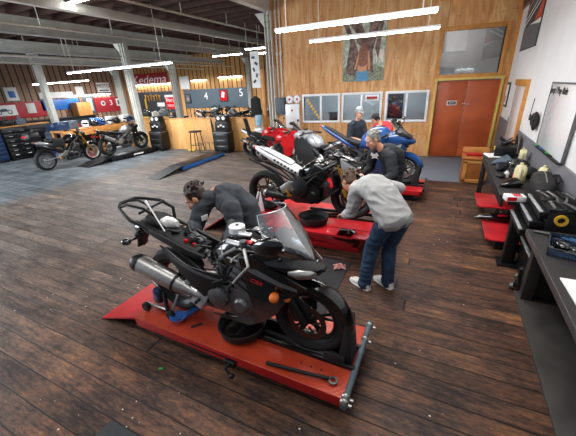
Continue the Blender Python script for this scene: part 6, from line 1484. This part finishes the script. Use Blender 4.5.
# ------------------------------------------------------------------ motorcycles and benches beyond the partition
for (x, y, rz, lb) in ((-10.9, 13.4, R(10), 'dark motorcycle beyond the partition below the number four'), (-8.9, 12.6, R(170), 'dark motorcycle turned left beyond the partition above the tall stool'), (-7.9, 13.8, R(20), 'dark motorcycle beyond the partition below the number five'), (-14.2, 13.0, R(15), 'dark motorcycle beyond the partition under the black pegboard')):
    dup(b6, (x, y, .32), rz, lb)
for (x, y, rz, lb) in ((-10.9, 13.4, R(10), 'black lift table holding the dark motorcycle below the number four'), (-8.9, 12.6, R(170), 'black lift table holding the dark motorcycle above the stool'), (-7.9, 13.8, R(20), 'black lift table holding the dark motorcycle below the number five'), (-14.2, 13.0, R(15), 'black lift table holding the dark motorcycle under the pegboard')):
    e = empty('work_table', lb, 'lift', (x, y, 0), rz)
    Ch(MB().box((0, 0, .29), (1.9, .6, .05), .006), 'deck', 'black_metal', e); Ch(MB().box((0, 0, .04), (1.4, .5, .08), .006), 'base', 'black_metal', e); Ch(MB().box((0, 0, .17), (1.2, .3, .2), .006), 'ram_box', 'dark_metal', e)
e = empty('work_counter', 'long dark bench with a yellow edge beyond the partition', 'counter', (-12.2, 11.3, 0), BA)
Ch(MB().box((0, 0, .98), (2.6, .5, .06), .006), 'counter_top', 'black_metal', e); Ch(MB().box((-.2, -.26, 1.0), (1.5, .03, .05), .004), 'edge_strip', 'yellow', e); Ch(MB().box((0, 0, .48), (2.4, .4, .94), .006), 'cupboard', 'board_black', e)
for k, (x, mt, lb) in enumerate(((-.9, 'black_plastic', 'black box at the left of the yellow edged bench'), (-.4, 'white_paint', 'white box on the yellow edged bench'), (.2, 'board_grey', 'grey box on the yellow edged bench'), (.8, 'black_plastic', 'black box at the right of the yellow edged bench'))): T(MB().box((0, 0, .1), (.3, .22, .2), .02).box((0, 0, .22), (.12, .1, .06), .01), 'storage_case', mt, (-12.2 + x, 11.3 + x * .1, 1.012), lb, 'case', BA + k)
e = empty('office_chair', 'black high backed chair beyond the right end of the partition', 'chair', (-7.0, 11.3, 0), R(200))
Ch(MB().box((0, 0, .5), (.5, .5, .1), .04), 'seat', 'black_matte', e); Ch(MB().prism([(-.25, .55), (.25, .55), (.2, 1.65), (0, 1.78), (-.2, 1.65)], -.3, -.22, 'xz', .03), 'backrest', 'black_matte', e); Ch(MB().tube([(0, 0, .46), (0, 0, .08)], .03, 10), 'post', 'black_metal', e)
for k in range(5): Ch(MB().tube([(0, 0, .1), (.28 * math.cos(k * 1.257), .28 * math.sin(k * 1.257), .04)], .02, 8), 'leg', 'black_metal', e)

e = empty('work_counter', 'long dark bench below the boards on the far left side wall', 'counter', (-21.55, 11.4, 0), R(90))
Ch(MB().box((0, 0, .87), (5.6, .7, .05), .006), 'counter_top', 'bench_dark', e); Ch(MB().box((0, .1, .42), (5.4, .45, .84), .006), 'cupboard', 'board_black', e)
# ------------------------------------------------------------------ camera, light, world
cam = bpy.data.cameras.new('camera'); co = bpy.data.objects.new('camera', cam); C.objects.link(co)
pit, rol, yw = .40604, -.04882, -.46996
fwd = V((math.sin(yw) * math.cos(pit), math.cos(yw) * math.cos(pit), -math.sin(pit)))
rt = V((math.cos(yw), -math.sin(yw), 0)); up = rt.cross(fwd)
r2 = math.cos(rol) * rt + math.sin(rol) * up; u2 = -math.sin(rol) * rt + math.cos(rol) * up
co.matrix_world = Matrix(((r2.x, u2.x, -fwd.x, 0), (r2.y, u2.y, -fwd.y, 0), (r2.z, u2.z, -fwd.z, 2.1), (0, 0, 0, 1)))
cam.sensor_width = 36; cam.lens = 307.9 * 36 / 576; cam.clip_start = .05
bpy.context.scene.camera = co
def area(n, loc, rot, sx, sy, p, col=(1, 1, 1)):
    l = bpy.data.lights.new(n, 'AREA'); l.shape = 'RECTANGLE'; l.size = sx; l.size_y = sy; l.energy = p; l.color = col
    o = bpy.data.objects.new(n, l); C.objects.link(o); o.location = loc; o.rotation_euler = rot; return o
# area light at the visible tubes, plus added overhead fill without fixtures
area('tube_and_fill', (-1.6, 5.35, 2.88), (0, 0, 0), 2.4, .15, 40, (.97, .99, 1))
area('tube_and_fill', (-1.65, 7.05, 2.88), (0, 0, 0), 2.4, .15, 40, (.97, .99, 1))
area('tube_and_fill', (-9.45, 7.2, 2.76), (0, 0, 0), 4.8, .15, 150, (.95, .98, 1))
area('tube_and_fill', (-15, 9.5, 2.6), (0, 0, 0), 3.6, .15, 140, (.95, .98, 1))
area('tube_and_fill', (-13.5, 14.5, 3.0), (0, 0, 0), 6, .3, 340, (.97, .99, 1))
area('tube_and_fill', (-18.5, 13.5, 3.0), (0, 0, 0), 4, .3, 280, (.97, .99, 1))
area('tube_and_fill', (-1.6, 3.2, 4.7), (0, 0, 0), 3.2, .6, 150, (1, .98, .95))  # added fill high over the lifts, no fixture hangs here
area('tube_and_fill', (-2.2, .4, 4.4), (0, 0, 0), 4, 1.0, 45, (1, .98, .96))  # added fill above the foreground, no fixture either
# daylight from the open roller door on the left of the photographer
area('door_daylight', (-11.5, -.5, 2.6), (R(70), 0, R(-35)), 6, 3.4, 650, (.86, .93, 1))
area('office_fill', tuple(Bw(-2, 1.3, 2.9)), (0, 0, 0), 3, .4, 110)  # unseen lamp added to brighten the office behind the panes
area('office_fill', tuple(Bw(.6, .7, 3.5)), (0, 0, 0), 1, .4, 30)  # unseen lamp added to lighten the room behind the transom
wd = bpy.data.worlds.new('world'); bpy.context.scene.world = wd; wd.use_nodes = True
nt = wd.node_tree; bg = nt.nodes['Background']; bg.inputs['Strength'].default_value = .3
sk = nt.nodes.new('ShaderNodeTexSky'); sk.sky_type = 'HOSEK_WILKIE'; sk.turbidity = 6; sk.sun_direction = (-.6, -.4, .7)
mixn = nt.nodes.new('ShaderNodeMix'); mixn.data_type = 'RGBA'; mixn.inputs['Factor'].default_value = .75; mixn.inputs['B'].default_value = (.8, .87, 1, 1)
nt.links.new(sk.outputs[0], mixn.inputs['A']); nt.links.new(mixn.outputs['Result'], bg.inputs['Color'])
sc = bpy.context.scene
sc.view_settings.view_transform = 'Standard'; sc.view_settings.look = 'None'; sc.view_settings.gamma = 1; sc.view_settings.exposure = .25
try: sc.view_settings.use_curve_mapping = False
except Exception: pass
sc.cycles.max_bounces = 7; sc.cycles.use_denoising = True
sc.cycles.transparent_max_bounces = 12
